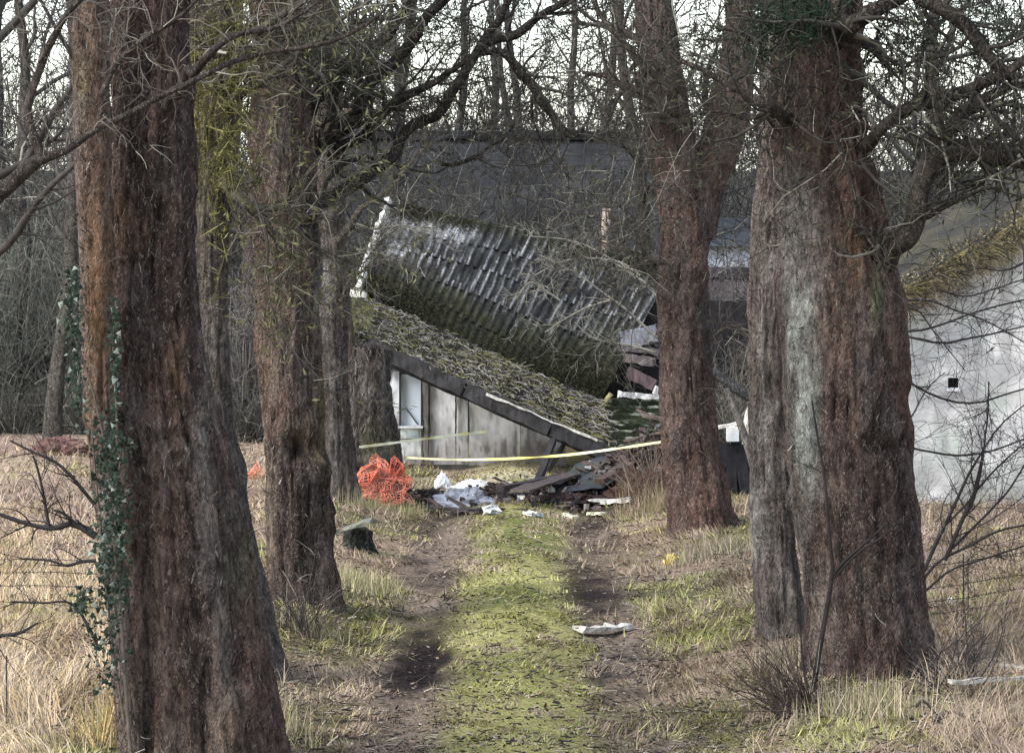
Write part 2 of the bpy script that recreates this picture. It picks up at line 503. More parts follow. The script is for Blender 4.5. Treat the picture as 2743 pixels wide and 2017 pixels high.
gr = stuff(g.build('dry_grass', M_GRASS, smooth=False))
tag(gr, 'tall dry straw grass in the fields beside the avenue', 'grass')

# fallen twigs, stalks and dead leaves on the ground
r = np.random.default_rng(5)
n = 11000
y = 1 / (1 / 39.0 + r.random(n) * (1 / 17.0 - 1 / 39.0)); x = r.uniform(-4.2, 4.2, n) * y / 30
az = r.normal(0, 0.7, n); L = 0.012 + 0.07 * r.random(n) ** 3
b0 = np.stack([x, y, gz(x, y) + 0.012 + 0.03 * r.random(n)], -1)
d = np.stack([np.cos(az), np.sin(az), r.normal(0, 0.18, n)], -1)
bend = r.normal(0, 0.12, (n, 1, 3)); bend[..., 2] = np.abs(bend[..., 2])
t = np.linspace(0, 1, 3)[None, :, None]
pth = b0[:, None] + d[:, None] * L[:, None, None] * t + bend * L[:, None, None] * (t * (1 - t)) * 3
dark = r.random(n) < 0.78
c = np.where(dark[:, None], A([0.028, 0.024, 0.022]), A([0.30, 0.26, 0.20])) * (0.6 + 0.8 * r.random(n))[:, None]
hk = np.exp(-((x + 0.585 + .25 * (vn(np.stack([x * 7, y * 3, 0 * x + 4], -1), 38) - .5)) / 0.22) ** 4 - ((y - 23.0 + 1.3 * (vn(np.stack([x * 6, y * 2, 0 * x + 2], -1), 39) - .5)) / 1.9) ** 4) < 0.3
hk = hk | (dark & (r.random(n) < .5))
pth, c, n = pth[hk], c[hk], int(hk.sum())
pth = pth[:, ::2]
mb = MB(); mb.tubes(pth, np.repeat((0.0025 + 0.003 * r.random(n))[:, None], 2, 1), 3, c)
o = stuff(mb.build('fallen_twigs', M_TWIG)); tag(o, 'scattered fallen twigs and stalks lying on the grass', 'twigs')

def leaf_scatter():
    r = np.random.default_rng(15); n = 7000
    y = 1 / (1 / 39.0 + r.random(n) * (1 / 17.0 - 1 / 39.0)); x = r.uniform(-4.2, 4.2, n) * y / 30
    a = r.uniform(0, 2 * np.pi, n); s_ = r.uniform(.008, .024, n)
    p = np.stack([x, y, gz(x, y) + .012 + .02 * r.random(n)], -1)
    u = np.stack([np.cos(a), np.sin(a), r.normal(0, .35, n)], -1) * s_[:, None]; w = np.stack([-np.sin(a), np.cos(a), r.normal(0, .35, n)], -1) * s_[:, None] * .5
    v = np.stack([p - u, p + w, p + u + A([0, 0, .006]), p - w], 1)
    i = np.arange(n * 4).reshape(n, 4)
    c = A([[.10, .07, .055], [.17, .12, .085], [.05, .04, .036], [.24, .19, .14], [.13, .08, .05]])[r.integers(0, 5, n)] * (.6 + .7 * r.random((n, 1)))
    mb = MB(); mb.add(v.reshape(-1, 3), t=np.concatenate([i[:, [0, 1, 2]], i[:, [0, 2, 3]]]), col=np.repeat(c, 4, axis=0))
    tag(stuff(mb.build('dead_leaves', M_GRASS, smooth=False)), 'scattered brown dead leaves over track and verges', 'leaves')
leaf_scatter()

# ------------------------------------------------------------------ trees
RED = A([0.085, 0.054, 0.044]); DRED = A([0.062, 0.044, 0.039]); ORANGE = A([0.17, 0.10, 0.057])
GREY = A([0.16, 0.145, 0.13]); PALE = A([0.34, 0.32, 0.29]); LICH = A([0.27, 0.28, 0.25]); MOSSY = A([0.135, 0.125, 0.045]); MOSSD = A([0.075, 0.08, 0.03])
DARKB = A([0.04, 0.035, 0.03]); DULL = A([0.10, 0.085, 0.07])

def pxpath(pts, d):
    "control rows (x, y, width) at distance d -> rows (X, Y, Z, radius); a row may carry its own distance as 4th entry"
    out = []
    for p in pts:
        dd = p[3] if len(p) > 3 else d
        out.append(np.concatenate([P(p[0], p[1], dd), [p[2] / 2 * dd / F]]))
    return A(out)

def blob(sx, sy, x, y, rx, ry, p=2):
    return np.exp(-(np.abs((sx - x) / rx) ** p + np.abs((sy - y) / ry) ** p))

def stem(mb, rows, colfun, nring=150, nside=96, flare=0.0, fl_h=0.5, ridge=0.014, lobes=5, seed=0, dents=(), oval=0.0, bumpy=0.06):
    "one bark covered stem along rows (X,Y,Z,r); returns path"
    R = resample(rows, nring)
    c, rad = R[:, :3], np.abs(R[:, 3])
    s_ = np.concatenate([[0], np.cumsum(np.linalg.norm(np.diff(c, axis=0), axis=1))])
    tg = nrm(np.gradient(c, axis=0))
    u = nrm(np.cross(tg, np.array([0, 1.0, 0.02]))); w = np.cross(tg, u)
    th = np.linspace(0, 2 * np.pi, nside, endpoint=False)
    ct, st = np.cos(th), np.sin(th)
    h = c[:, 2] - c[0, 2] if c[-1, 2] > c[0, 2] else s_
    # slow shape: out of round, flutes, buttresses
    rr = rad[:, None] * np.ones((1, nside))
    q = np.stack([np.broadcast_to(ct * 1.3, rr.shape), np.broadcast_to(st * 1.3, rr.shape), np.broadcast_to((s_ * 0.55)[:, None], rr.shape)], -1) + seed * 3.7
    rr = rr * (1 + bumpy * 3 * (fbm(q, seed, 3) - 0.5))
    ph = seed * 1.3
    lob = 0.5 + 0.5 * np.cos(lobes * th + ph + 0.8 * np.sin(th * 2 + ph))
    if flare > 0:
        rr = rr + flare * np.exp(-h / fl_h)[:, None] * (0.25 + 0.95 * lob)[None] 
        rr = rr + 0.10 * rad[:, None] * np.exp(-h / (fl_h * 3.5))[:, None] * (lob - 0.5)[None]
    mq = np.stack([np.broadcast_to(ct, rr.shape) * rad[:, None] / 0.11, np.broadcast_to(st, rr.shape) * rad[:, None] / 0.11, np.broadcast_to((s_ / 0.75)[:, None], rr.shape)], -1) + 11.3
    mn = vn(mq, seed + 21)
    rr = rr + np.minimum(0.075, rad * 0.30)[:, None] * (mn - 0.55) + np.minimum(0.045, rad * .18)[:, None] * (vn(mq * A([2, 2, 4.5]), seed + 22) - .5)
    # swellings and old branch scars
    kr = np.random.default_rng(seed + 300)
    for _ in range(9):
        kz = kr.uniform(0.25, 4.5); ka = kr.uniform(0, 2 * np.pi); kw = kr.uniform(.05, .11); kh = kr.uniform(.05, .14)
        da = np.abs((th - ka + np.pi) % (2 * np.pi) - np.pi)[None] * rad[:, None]
        dz = (s_ - kz)[:, None]
        e = np.exp(-(da / kw) ** 2 - (dz / kh) ** 2)
        rr = rr + np.minimum(.07, rad * .3)[:, None] * (e - 1.1 * np.exp(-(da / (kw * .4)) ** 2 - (dz / (kh * .4)) ** 2))
    # bark: long fibrous ridges
    cir = rad[:, None] * th[None] 
    qq = np.stack([np.broadcast_to(ct, rr.shape) * rad[:, None] / 0.028, np.broadcast_to(st, rr.shape) * rad[:, None] / 0.028, np.broadcast_to((s_ / 0.32)[:, None], rr.shape)], -1)
    tw = (fbm(np.stack([q[..., 0] * 2, q[..., 1] * 2, q[..., 2] * 2], -1), seed + 9, 2) - 0.5) * 1.6
    qq[..., 0] += tw; qq[..., 1] += tw
    n1 = vn(qq, seed + 3); n2 = vn(qq * A([2.1, 2.1, 2.6]) + 5, seed + 4)
    rid = 1 - np.abs(2 * n1 - 1)
    rr = rr + ridge * (rid * 1.3 - 0.75 + 1.0 * (n2 - 0.5)) - ridge * 1.5 * sstep(.38, .12, rid) * sstep(.3, .6, n2)
    v = c[:, None] + rr[..., None] * (u[:, None] * ct[None, :, None] + w[:, None] * st[None, :, None])
    v = v.reshape(-1, 3)
    nn = (u[:, None] * ct[None, :, None] + w[:, None] * st[None, :, None]).reshape(-1, 3)
    sx, sy, dd = proj(v)
    facing = np.clip(-(nn @ FWD), 0, 1)
    for (x, y, rx, ry, dep) in dents:
        v = v - nn * (dep * facing * blob(sx, sy, x, y, rx, ry))[:, None]
    col = colfun(v, sx, sy, np.repeat(h, nside), n1.ravel(), n2.ravel())
    idx = np.arange(nring * nside).reshape(nring, nside)
    a = idx[:-1]; b = np.roll(a, -1, 1); e = idx[1:]; f = np.roll(e, -1, 1)
    mb.add(v, q=np.stack([a, e, f, b], -1).reshape(-1, 4), col=col)
    # closing top
    mb.add(c[-1:] + tg[-1:] * rad[-1] * 0.4, col=col[-1:])
    k = mb.n - 1; base = k - nside + np.arange(nside)
    mb.t.append(np.stack([np.roll(base, -1), base, np.full(nside, k)], -1)[:, ::-1])
    return R, v, nn, col, facing

def bark_col(a, b, c3, seed, paints=(), sat=1.0):
    "brown bark: a/b mixed in patches, c3 on the weathered ridges; paints = patches of lichen, moss, bark tone, painted light and shade (colour, x, y, rx, ry, strength)"
    def f(v, sx, sy, h, n1, n2):
        g = fbm(v * A([3.0, 3.0, 1.1]), seed, 3)
        g2 = fbm(v * A([9.0, 9.0, 2.2]), seed + 5, 3)
        c = mix(a * 1.2, b * .9, np.clip((g - 0.38) * 4, 0, 1))
        gr = fbm(v * A([4.0, 4.0, 1.6]) + 9, seed + 8, 3)
        c = mix(c, A([.10, .088, .082]), np.clip((gr - .54) * 6, 0, .5))
        c = mix(c, c3, np.clip((g2 - 0.52) * 5, 0, 0.8))
        for (pc, x, y, rx, ry, stg) in paints:
            m = blob(sx, sy, x, y, rx, ry) * stg
            m = np.clip(m * np.clip(0.1 + 2.6 * (g2 - 0.28), 0, 1.2), 0, 1)
            c = mix(c, pc, m)
        c = c * (0.72 + 0.56 * n2)[:, None]
        return c
    return f

def flakes(surf, n, seed, cols, smin=0.012, smax=0.06):
    "lifted bark strips and moss fringe standing proud of a stem"
    R, v, nn, col, fc = surf
    r = np.random.default_rng(seed)
    ok = np.nonzero(fc > 0.02)[0]
    n = int(n * 2.2)
    i = r.choice(ok, n)
    L = r.uniform(smin, smax, n) * (0.4 + r.random(n))
    p = v[i] - nn[i] * 0.003
    d = np.stack([r.normal(0, 0.45, n), r.normal(0, 0.1, n), np.ones(n)], -1); d = nrm(d)
    t = np.linspace(0, 1, 3)[None, :, None]
    lift = r.uniform(0.008, 0.028, n)
    path = p[:, None] + d[:, None] * (L[:, None, None] * (t - 0.5)) + nn[i][:, None] * (lift[:, None, None] * (0.35 + t * t))
    w = r.uniform(0.0018, 0.0048, n)[:, None] * A([0.5, 1.0, 0.3])[None]
    side = nrm(np.cross(nn[i], d))
    c = A(cols)[r.integers(0, len(cols), n)] * (0.6 + 0.8 * r.random(n))[:, None]
    c = c * 0.75 + col[i] * 0.4
    m = MB(); m.ribbons(path, w, side, c)
    return m

def grow(paths, radii, n_per, lmin, lmax, rs, spread, upw, wig, K, tmin, seed, tmax=1.0, rmin=0.003, cols=None):
    "children of a set of branch polylines, all at once"
    r = np.random.default_rng(seed)
    N, KP, _ = paths.shape
    i = np.repeat(np.arange(N), n_per); n = len(i)
    t = r.uniform(tmin, tmax, n) * (KP - 1)
    a = np.clip(t.astype(int), 0, KP - 2); f = (t - a)
    p = paths[i, a] * (1 - f)[:, None] + paths[i, a + 1] * f[:, None]
    rad = radii[i, a] * (1 - f) + radii[i, a + 1] * f
    tg = nrm(paths[i, a + 1] - paths[i, a])
    rv = nrm(r.normal(0, 1, (n, 3)))
    pe = nrm(rv - tg * np.sum(rv * tg, 1, keepdims=True))
    an = r.normal(spread, 0.25, n)
    d = tg * np.cos(an)[:, None] + pe * np.sin(an)[:, None]
    L = r.uniform(lmin, lmax, n) * (0.55 + 0.6 * r.random(n))
    out = np.zeros((n, K, 3)); out[:, 0] = p
    cur = d
    stepv = r.normal(0, wig, (n, 3))
    for k in range(1, K):
        stepv = stepv * 0.4 + r.normal(0, wig, (n, 3))
        cur = nrm(cur + stepv + A([0, 0, upw / K]))
        out[:, k] = out[:, k - 1] + cur * (L / (K - 1))[:, None]
    r0 = np.clip(np.minimum(rad * rs, 0.05), rmin, None)
    rr = r0[:, None] * np.linspace(1, 0.2, K)[None]
    rr = np.maximum(rr, rmin * 0.4)
    return out, rr, i

def P1(pts, d, K=14):
    R = resample(pxpath(pts, d), K)
    return R[:, :3], np.abs(R[:, 3])

def twig_cols(n, seed, base, vary=0.4, pale=0.12, palec=(0.22, 0.21, 0.17)):
    r = np.random.default_rng(seed)
    c = A(base)[None] * (1 - vary + 2 * vary * r.random((n, 1))) * np.ones((n, 3))
    k = r.random(n) < pale
    c[k] = A(palec) * (0.6 + 0.6 * r.random((k.sum(), 1)))
    return c

def leaf_cards(mb, pos, size, col, seed, elong=1.0):
    "small folded leaves: two triangles each"
    r = np.random.default_rng(seed)
    n = len(pos)
    a = nrm(r.normal(0, 1, (n, 3))); b = nrm(np.cross(a, r.normal(0, 1, (n, 3))))
    up = np.cross(a, b)
    s = (size * (0.6 + 0.8 * r.random(n)))[:, None]
    v = np.stack([pos - a * s * elong, pos + b * s * 0.5 + up * s * 0.15, pos + a * s * elong, pos - b * s * 0.5 + up * s * 0.15], 1)
    i = np.arange(n * 4).reshape(n, 4)
    t = np.concatenate([i[:, [0, 1, 2]], i[:, [0, 2, 3]]])
    mb.add(v.reshape(-1, 3), t=t, col=np.repeat(col, 4, axis=0))

def crown(parent, limbs, seed, cfg, base=DULL, pale=0.12, leaf=None, name='crown'):
    """limbs: list of (path, radii) with equal K.  cfg = list of levels (n_per, lmin, lmax, rs, spread, up, wig, K, tmin)."""
    mb = MB()
    pa = A([l[0] for l in limbs]); ra = A([l[1] for l in limbs])
    tips = None
    for li, cf in enumerate(cfg):
        n_per, lmin, lmax, rs, spr, up, wig, K, tmin = cf
        pa, ra, _ = grow(pa, ra, n_per, lmin, lmax, rs, spr, up, wig, K, tmin, seed * 10 + li)
        mb.tubes(pa, ra, 4 if li == 0 else 3, twig_cols(len(pa), seed + li, base, 0.4, pale))
        tips = pa
    if leaf is not None:
        nl, size, lc = leaf
        r = np.random.default_rng(seed + 77)
        i = r.integers(0, len(tips), nl); k = r.integers(0, tips.shape[1], nl)
        pos = tips[i, k] + r.normal(0, size * 1.5, (nl, 3))
        leaf_cards(mb, pos, size, A(lc)[None] * (0.5 + r.random((nl, 1))) * np.ones((nl, 3)), seed + 78, 2.2)
    return mb.build(name, M_TWIG, parent)

def limb_mesh(parent, limbs, col, seed, sides=10, name='branch', moss=None):
    "each visible limb a part of its own"
    for j, (p, rr) in enumerate(limbs):
        K = max(20, int(len(p) * 3))
        R = resample(np.hstack([p, rr[:, None]]), K)
        rad = np.abs(R[:, 3]) * (0.85 + 0.3 * vn(R[:, :3] * 9 + seed, seed))
        w = R[:, :3] + (np.stack([vn(R[:, :3] * 5 + 3 * q, seed + q) for q in range(3)], -1) - 0.5) * np.minimum(rad * 1.6 + .012, 0.05)[:, None] * 1.5
        c = A(col)[None] * (0.6 + 0.8 * vn(R[:, :3] * 14, seed + 2))[:, None]
        if moss is not None:
            c = mix(c, moss, np.clip(2.5 * (vn(R[:, :3] * 4, seed + 5) - 0.4), 0, 1))
        mb = MB(); mb.tubes(w[None], rad[None], sides, c[None])
        mb.build(name, M_BARK, parent)

def straight_up(rows, top, taper=0.55, drift=(0.0, 0.0)):
    "carry a trunk on above the frame to height top"
    last = rows[0]; nxt = rows[1]
    ex = []
    z0 = last[2]
    for k in (0.33, 0.66, 1.0):
        z = z0 + (top - z0) * k
        ex.append([last[0] + drift[0] * k, last[1] + drift[1] * k, z, last[3] * (1 - (1 - taper) * k)])
    return np.vstack([A(ex[::-1]), rows])

def make_tree(name, label, stems, limbs, d, cfg, seed, base=DULL, pale=0.12, leaf=None, limb_col=DULL, nflake=0, flake_cols=None, moss=None, group='trees lining the avenue', extra_limbs=()):
    "stems: dict(pts, d, col, flare...) listed top to bottom in pixels"
    foot = P(stems[0]['pts'][-1][0], stems[0]['pts'][-1][1], stems[0]['d'])
    root = thing(name, (foot[0], foot[1], float(gz(foot[0], foot[1]))), label, 'tree', group)
    tops = []
    for j, s_ in enumerate(stems):
        rows = pxpath(s_['pts'], s_['d'])
        rows = straight_up(rows, s_.get('top', 8.0), 0.5, s_.get('drift', (0, 0)))
        rows = rows[::-1]          # bottom to top
        mb = MB()
        surf = stem(mb, rows, s_['col'], s_.get('nring', 190), s_.get('nside', 128), s_.get('flare', 0), s_.get('fl_h', 0.5), s_.get('ridge', 0.014), s_.get('lobes', 5), seed + j, s_.get('dents', ()), bumpy=s_.get('bumpy', 0.06))
        tr = mb.build('trunk', M_BARK, root)
        R = surf[0]
        k = resample(R[R[:, 2] > s_.get('twig_from', 2.2)], 14)
        tops.append((k[:, :3], k[:, 3]))
        nf = s_.get('nflake', nflake)
        rr_ = np.random.default_rng(seed + 900 + j); nt = 170
        low = np.nonzero(surf[1][:, 2] < 5.5)[0]
        ii = rr_.choice(low, nt)
        dt = nrm(surf[2][ii] + rr_.normal(0, .5, (nt, 3)) + A([0, 0, .25])); Lt = rr_.uniform(.03, .20, nt) * rr_.random(nt)
        pt_ = surf[1][ii][:, None] - surf[2][ii][:, None] * .01 + dt[:, None] * Lt[:, None, None] * np.linspace(0, 1, 5)[None, :, None] + np.cumsum(rr_.normal(0, .008, (nt, 5, 3)), 1) * A([0, 1, 1, 1, 1])[None, :, None]
        mbt = MB(); mbt.tubes(pt_, np.full((nt, 5), .0024) * A([1.3, 1.1, 1, .8, .4]), 3, twig_cols(nt, seed + j, A([.06, .05, .043]), .4, .15))
        stuff(mbt.build('bark_twigs', M_TWIG, root))
        if nf:
            stuff(flakes(surf, nf, seed + 40 + j, flake_cols or [PALE, GREY, DARKB * .5, DARKB * .6, RED, A([.24, .2, .17])]).build('bark_flakes', M_BARK, root))
    lm = [P1(l, d) for l in limbs]
    limb_mesh(root, lm, limb_col, seed, moss=moss)
    allb = lm + list(extra_limbs)
    if cfg:
        crown(root, allb + tops, seed, cfg, base, pale, leaf)
    return root, lm, tops

CFG = [(10, 0.5, 1.3, 0.38, 0.9, 0.15, 0.24, 8, 0.12), (6, 0.25, 0.7, 0.6, 0.8, 0.1, 0.28, 6, 0.15), (5, 0.1, 0.32, 0.7, 0.8, 0.0, 0.28, 4, 0.2)]

# --- near left tree: red-brown main stem, slimmer orange stem in front on its left
make_tree('conifer_tree', 'thick red-brown two-stemmed trunk nearest on the left, ivy up its side',
    [dict(pts=[(150, -20, 72), (152, 60, 74), (152, 130, 76), (153, 200, 80), (154, 300, 86), (165, 400, 98), (178, 500, 118), (190, 600, 132), (200, 700, 142), (204, 790, 150)], d=18.2,
          col=bark_col(RED, DRED, A([0.15, 0.10, 0.08]), 3, [(ORANGE, 168, 372, 22, 34, 1.0), (ORANGE, 140, 215, 26, 30, 0.9), (GREY, 205, 420, 14, 150, 0.8), (A([.2, .15, .13]), 140, 620, 22, 120, 0.7), (GREY, 225, 640, 14, 70, 0.6), (A([.21, .16, .12]), 190, 735, 60, 40, 0.5), (MOSSD, 240, 560, 16, 60, 0.5)]),
          flare=0.05, fl_h=0.45, dents=[(163, 212, 8, 10, 0.10), (160, 178, 14, 5, 0.05), (162, 530, 16, 24, 0.05), (176, 720, 8, 60, 0.05), (205, 720, 7, 60, 0.05), (148, 720, 6, 70, 0.04), (232, 660, 8, 50, 0.04), (195, 620, 5, 50, 0.03)], nside=160, nring=215, ridge=0.024, nflake=2600, twig_from=3.2, bumpy=0.09),
     dict(pts=[(92, -20, 34), (93, 60, 35), (92, 130, 35), (95, 230, 36), (97, 330, 33), (101, 420, 29), (108, 500, 24), (118, 600, 22), (128, 700, 24), (134, 780, 28)], d=17.85,
          col=bark_col(A([.16, .10, .065]), A([.12, .08, .06]), GREY, 8, [(ORANGE, 98, 300, 18, 130, 1.0), (GREY, 78, 200, 7, 160, 0.8), (PALE, 108, 480, 8, 40, 0.6), (MOSSY, 78, 75, 12, 40, 0.5)]),
          ridge=0.010, nside=80, nring=170, nflake=900, twig_from=3.0)],
    [[(-30, 212, 20), (0, 190, 17), (25, 166, 14), (40, 157, 12), (60, 150, 8), (100, 128, 7), (150, 102, 6.5), (200, 76, 6), (250, 57, 5), (300, 47, 4.5), (345, 36, 4), (390, 8, 3), (400, -10, 2)],
     [(40, 157, 11), (32, 138, 9), (30, 110, 8), (35, 75, 8), (46, 45, 8), (62, 18, 7), (80, -4, 7), (95, -25, 6)],
     [(165, 105, 12, 18.0), (205, 60, 9), (240, 35, 6), (290, 18, 4), (330, -5, 3)],
     [(100, 95, 6), (120, 60, 5), (140, 42, 5), (180, 15, 4), (200, -8, 3)]],
    16.8, [(8, 0.25, 0.7, 0.35, 0.9, 0.15, 0.24, 8, 0.12), (4, 0.12, 0.4, 0.6, 0.8, 0.1, 0.28, 5, 0.15), (3, 0.06, 0.2, 0.7, 0.8, 0.0, 0.28, 4, 0.2)], 1, pale=0.2, limb_col=A([.06, .05, .043]))

# --- mossy grey tree tucked behind the near left one
T_L1B, _, _ = make_tree('conifer_tree', 'grey trunk with yellow-green moss high up, tucked behind the nearest left tree',
    [dict(pts=[(212, -20, 62), (212, 60, 62), (211, 130, 56), (209, 190, 46), (207, 250, 42), (208, 330, 42), (212, 420, 46), (222, 520, 54), (236, 620, 62), (242, 692, 66)], d=21.4,
          col=bark_col(A([.09, .075, .065]), A([.13, .11, .095]), GREY, 13, [(MOSSY, 205, 110, 30, 70, 1.3), (A([.22, .17, .05]), 190, 128, 10, 16, 1.0), (MOSSD, 215, 190, 30, 40, 1.0), (MOSSY, 240, 60, 10, 90, 0.8)]),
          flare=0.13, fl_h=0.3, lobes=3, nflake=1200, ridge=0.013, twig_from=2.6)],
    [[(214, 170, 14, 21.4), (228, 188, 13, 21.2), (245, 203, 10), (262, 212, 7), (280, 208, 6), (296, 195, 5), (305, 178, 4.5), (318, 162, 4), (328, 148, 3)],
     [(284, 207, 4), (296, 209, 3.5), (297, 220, 3), (295, 232, 2)],
     [(208, 125, 10, 21.5), (250, 85, 8), (290, 60, 6), (330, 30, 5), (370, 0, 4)],
     [(212, 46, 12, 21.4), (262, 30, 9), (300, 5, 7), (330, -15, 5)]],
    21.0, CFG, 2, pale=0.15, base=A([.06, .055, .042]), limb_col=A([.12, .11, .085]), moss=None, leaf=(3500, 0.012, (0.09, 0.09, 0.04)))

# --- second left tree: lit left edge and shaded right side painted into the bark
T_L2, _, _ = make_tree('conifer_tree', 'upright brown trunk with a dark hollow, second on the left of the track',
    [dict(pts=[(276, -20, 50), (280, 60, 54), (283, 150, 60), (288, 250, 61), (288, 330, 60), (293, 410, 61), (296, 480, 62), (299, 560, 59), (303, 628, 58)], d=25.0,
          col=bark_col(A([.088, .056, .045]), A([.056, .042, .037]), A([.115, .085, .07]), 23, [(A([.24, .19, .14]), 266, 480, 8, 110, 0.9), (A([.16, .115, .085]), 264, 330, 9, 150, 0.8), (MOSSY, 322, 420, 9, 50, 0.7), (A([.05, .038, .034]), 305, 520, 24, 80, 0.8), (LICH, 318, 280, 6, 40, 0.6), (A([.18, .14, .10]), 300, 432, 22, 14, 0.8)]),
          flare=0.13, fl_h=0.28, dents=[(300, 448, 17, 11, 0.24), (308, 560, 12, 40, 0.06), (308, 228, 12, 6, 0.08), (285, 510, 6, 50, 0.04)], nflake=1500, ridge=0.021, twig_from=2.4)],
    [[(286, 250, 17.5, 25.0), (320, 205, 16.2), (345, 190, 15.0), (370, 172, 13.1), (391, 154, 12.5), (412, 124, 11.2), (444, 102, 10.6), (468, 70, 10.0), (486, 42, 8.8), (500, 18, 7.5), (514, -12, 6.2)],
     [(474, 60, 9.4), (495, 42, 9.4), (518, 29, 8.8), (545, 14, 7.5), (580, -10, 6.2)],
     [(278, 138, 20.0, 25.0), (320, 92, 16.2), (345, 70, 15.0), (372, 45, 12.5), (395, 21, 10.0), (410, -10, 7.5)],
     [(284, 185, 20.0, 25.0), (330, 138, 16.2), (358, 105, 13.8), (388, 64, 12.5), (418, 32, 11.2), (452, -8, 10.0)],
     [(335, 150, 12.5), (365, 128, 10.0), (400, 97, 8.8), (432, 82, 7.5), (470, 58, 5.0)],
     [(476, 58, 6.2), (500, 55, 7.5), (516, 68, 8.8), (534, 92, 9.4), (550, 108, 8.8), (557, 122, 8.1), (566, 132, 7.5), (575, 134, 6.2), (582, 127, 5.0)],
     [(440, 166, 3.1), (458, 163, 3.8), (478, 155, 3.8), (498, 142, 3.1), (514, 124, 2.5)]],
    25.5, CFG, 3, pale=0.08, base=A([.042, .038, .033]), limb_col=A([.035, .031, .027]), moss=None, leaf=(3000, 0.012, (0.035, 0.036, 0.024)))

# --- slim grey tree beside it
make_tree('conifer_tree', 'slim grey trunk just right of the second left tree, behind it',
    [dict(pts=[(322, -20, 26), (326, 80, 27), (330, 180, 28), (333, 260, 28), (334, 350, 28), (337, 430, 28), (340, 512, 32)], d=33.6,
          col=bark_col(A([.10, .082, .07]), A([.075, .06, .052]), GREY, 33, [(LICH, 328, 300, 8, 80, 0.4)]), flare=0.08, fl_h=0.4, nside=80, nring=130, nflake=500, twig_from=2.6)],
    [[(338, 240, 8), (356, 215, 7), (372, 200, 5), (395, 180, 4), (420, 150, 3)],
     [(334, 140, 9), (352, 118, 7), (366, 86, 6), (380, 40, 5)],
     [(338, 300, 5), (352, 280, 4), (368, 268, 3), (392, 262, 2)]],
    33.4, CFG, 4, pale=0.1, base=A([.06, .054, .046]), limb_col=DULL)

# --- near right tree: broad fused stem, grey lichen stripe, slim stem on its left
T_R1, _, _ = make_tree('conifer_tree', 'broad red-brown trunk with pale lichen stripe, nearest on the right',
    [dict(pts=[(822, -20, 80), (818, 60, 84), (816, 130, 90), (832, 220, 100), (843, 300, 122), (844, 350, 122), (845, 430, 122), (851, 500, 120), (862, 580, 118), (872, 660, 116), (876, 712, 122)], d=21.1,
          col=bark_col(RED, DRED, A([.14, .095, .075]), 43, [(LICH, 800, 300, 16, 120, 1.3), (PALE, 798, 250, 26, 36, 0.8), (LICH, 806, 450, 12, 90, 1.1), (A([.25, .22, .19]), 826, 600, 12, 80, 0.8), (A([.14, .16, .085]), 877, 300, 7, 22, 1.4), (ORANGE, 800, 150, 30, 30, 0.5), (GREY, 788, 190, 14, 50, 0.7), (ORANGE, 852, 245, 30, 60, 0.5), (A([.055, .04, .034]), 880, 440, 26, 14, 0.9), (DRED, 880, 650, 34, 60, 0.6)]),
          flare=0.17, fl_h=0.26, dents=[(905, 400, 10, 32, 0.07), (882, 446, 24, 8, 0.07), (832, 120, 6, 30, 0.07), (842, 560, 5, 60, 0.04), (866, 655, 20, 22, 0.03), (815, 420, 5, 60, 0.04)], nside=156, nring=205, ridge=0.024, nflake=2400, twig_from=2.8, bumpy=0.08),
     dict(pts=[(776, -20, 28), (778, 80, 34), (780, 160, 40), (772, 230, 38), (769, 300, 37), (769, 380, 37), (771, 460, 38), (776, 560, 38), (783, 660, 42)], d=22.9,
          col=bark_col(A([.13, .105, .092]), A([.09, .075, .066]), PALE, 47, [(PALE, 762, 400, 7, 150, 0.9), (A([.05, .04, .036]), 800, 560, 14, 100, 0.6), (GREY, 770, 600, 14, 70, 0.8)]),  # dark right edge paints the shade of the groove beside the main stem
          flare=0.05, fl_h=0.3, nside=96, nring=170, ridge=0.021, nflake=1000, twig_from=2.8)],
    [[(868, 305, 34, 21.1), (886, 262, 28, 20.9), (902, 232, 24), (918, 196, 21), (935, 160, 19), (955, 122, 16), (972, 104, 13), (998, 88, 11), (1030, 72, 10), (1060, 60, 8)],
     [(936, 165, 15), (955, 153, 20), (985, 150, 22), (1020, 153, 24), (1060, 158, 24)],
     [(835, 170, 18, 21.1), (862, 150, 16, 20.9), (882, 130, 13), (909, 109, 14), (940, 97, 14), (966, 88, 12), (996, 73, 10), (1030, 50, 8)],
     [(905, -20, 14), (925, 2, 15), (960, 21, 14), (981, 47, 13), (1002, 70, 11), (1030, 84, 9)],
     [(815, 75, 24, 21.1), (835, 45, 22, 20.9), (852, 24, 19), (880, 8, 16), (905, -14, 13)],
     [(800, 125, 12, 21.2), (775, 112, 11), (756, 100, 10), (738, 90, 8), (720, 79, 7), (700, 70, 6), (680, 62, 5)],
     [(735, 40, 3), (768, 66, 3), (799, 93, 3.5), (830, 128, 3.5), (848, 170, 3.5), (858, 212, 3.5), (868, 238, 3), (880, 256, 2.5), (896, 268, 1.5)],
     [(790, 120, 6, 21.2), (768, 115, 5), (750, 118, 4), (730, 111, 3.5), (705, 112, 3), (690, 116, 2)],
     [(975, 103, 8), (990, 110, 6), (1005, 104, 6), (1030, 108, 6)]],
    20.6, CFG, 5, pale=0.08, base=A([.045, .04, .035]), limb_col=A([.055, .047, .04]), moss=None, leaf=(5000, 0.011, (0.04, 0.045, 0.024)))

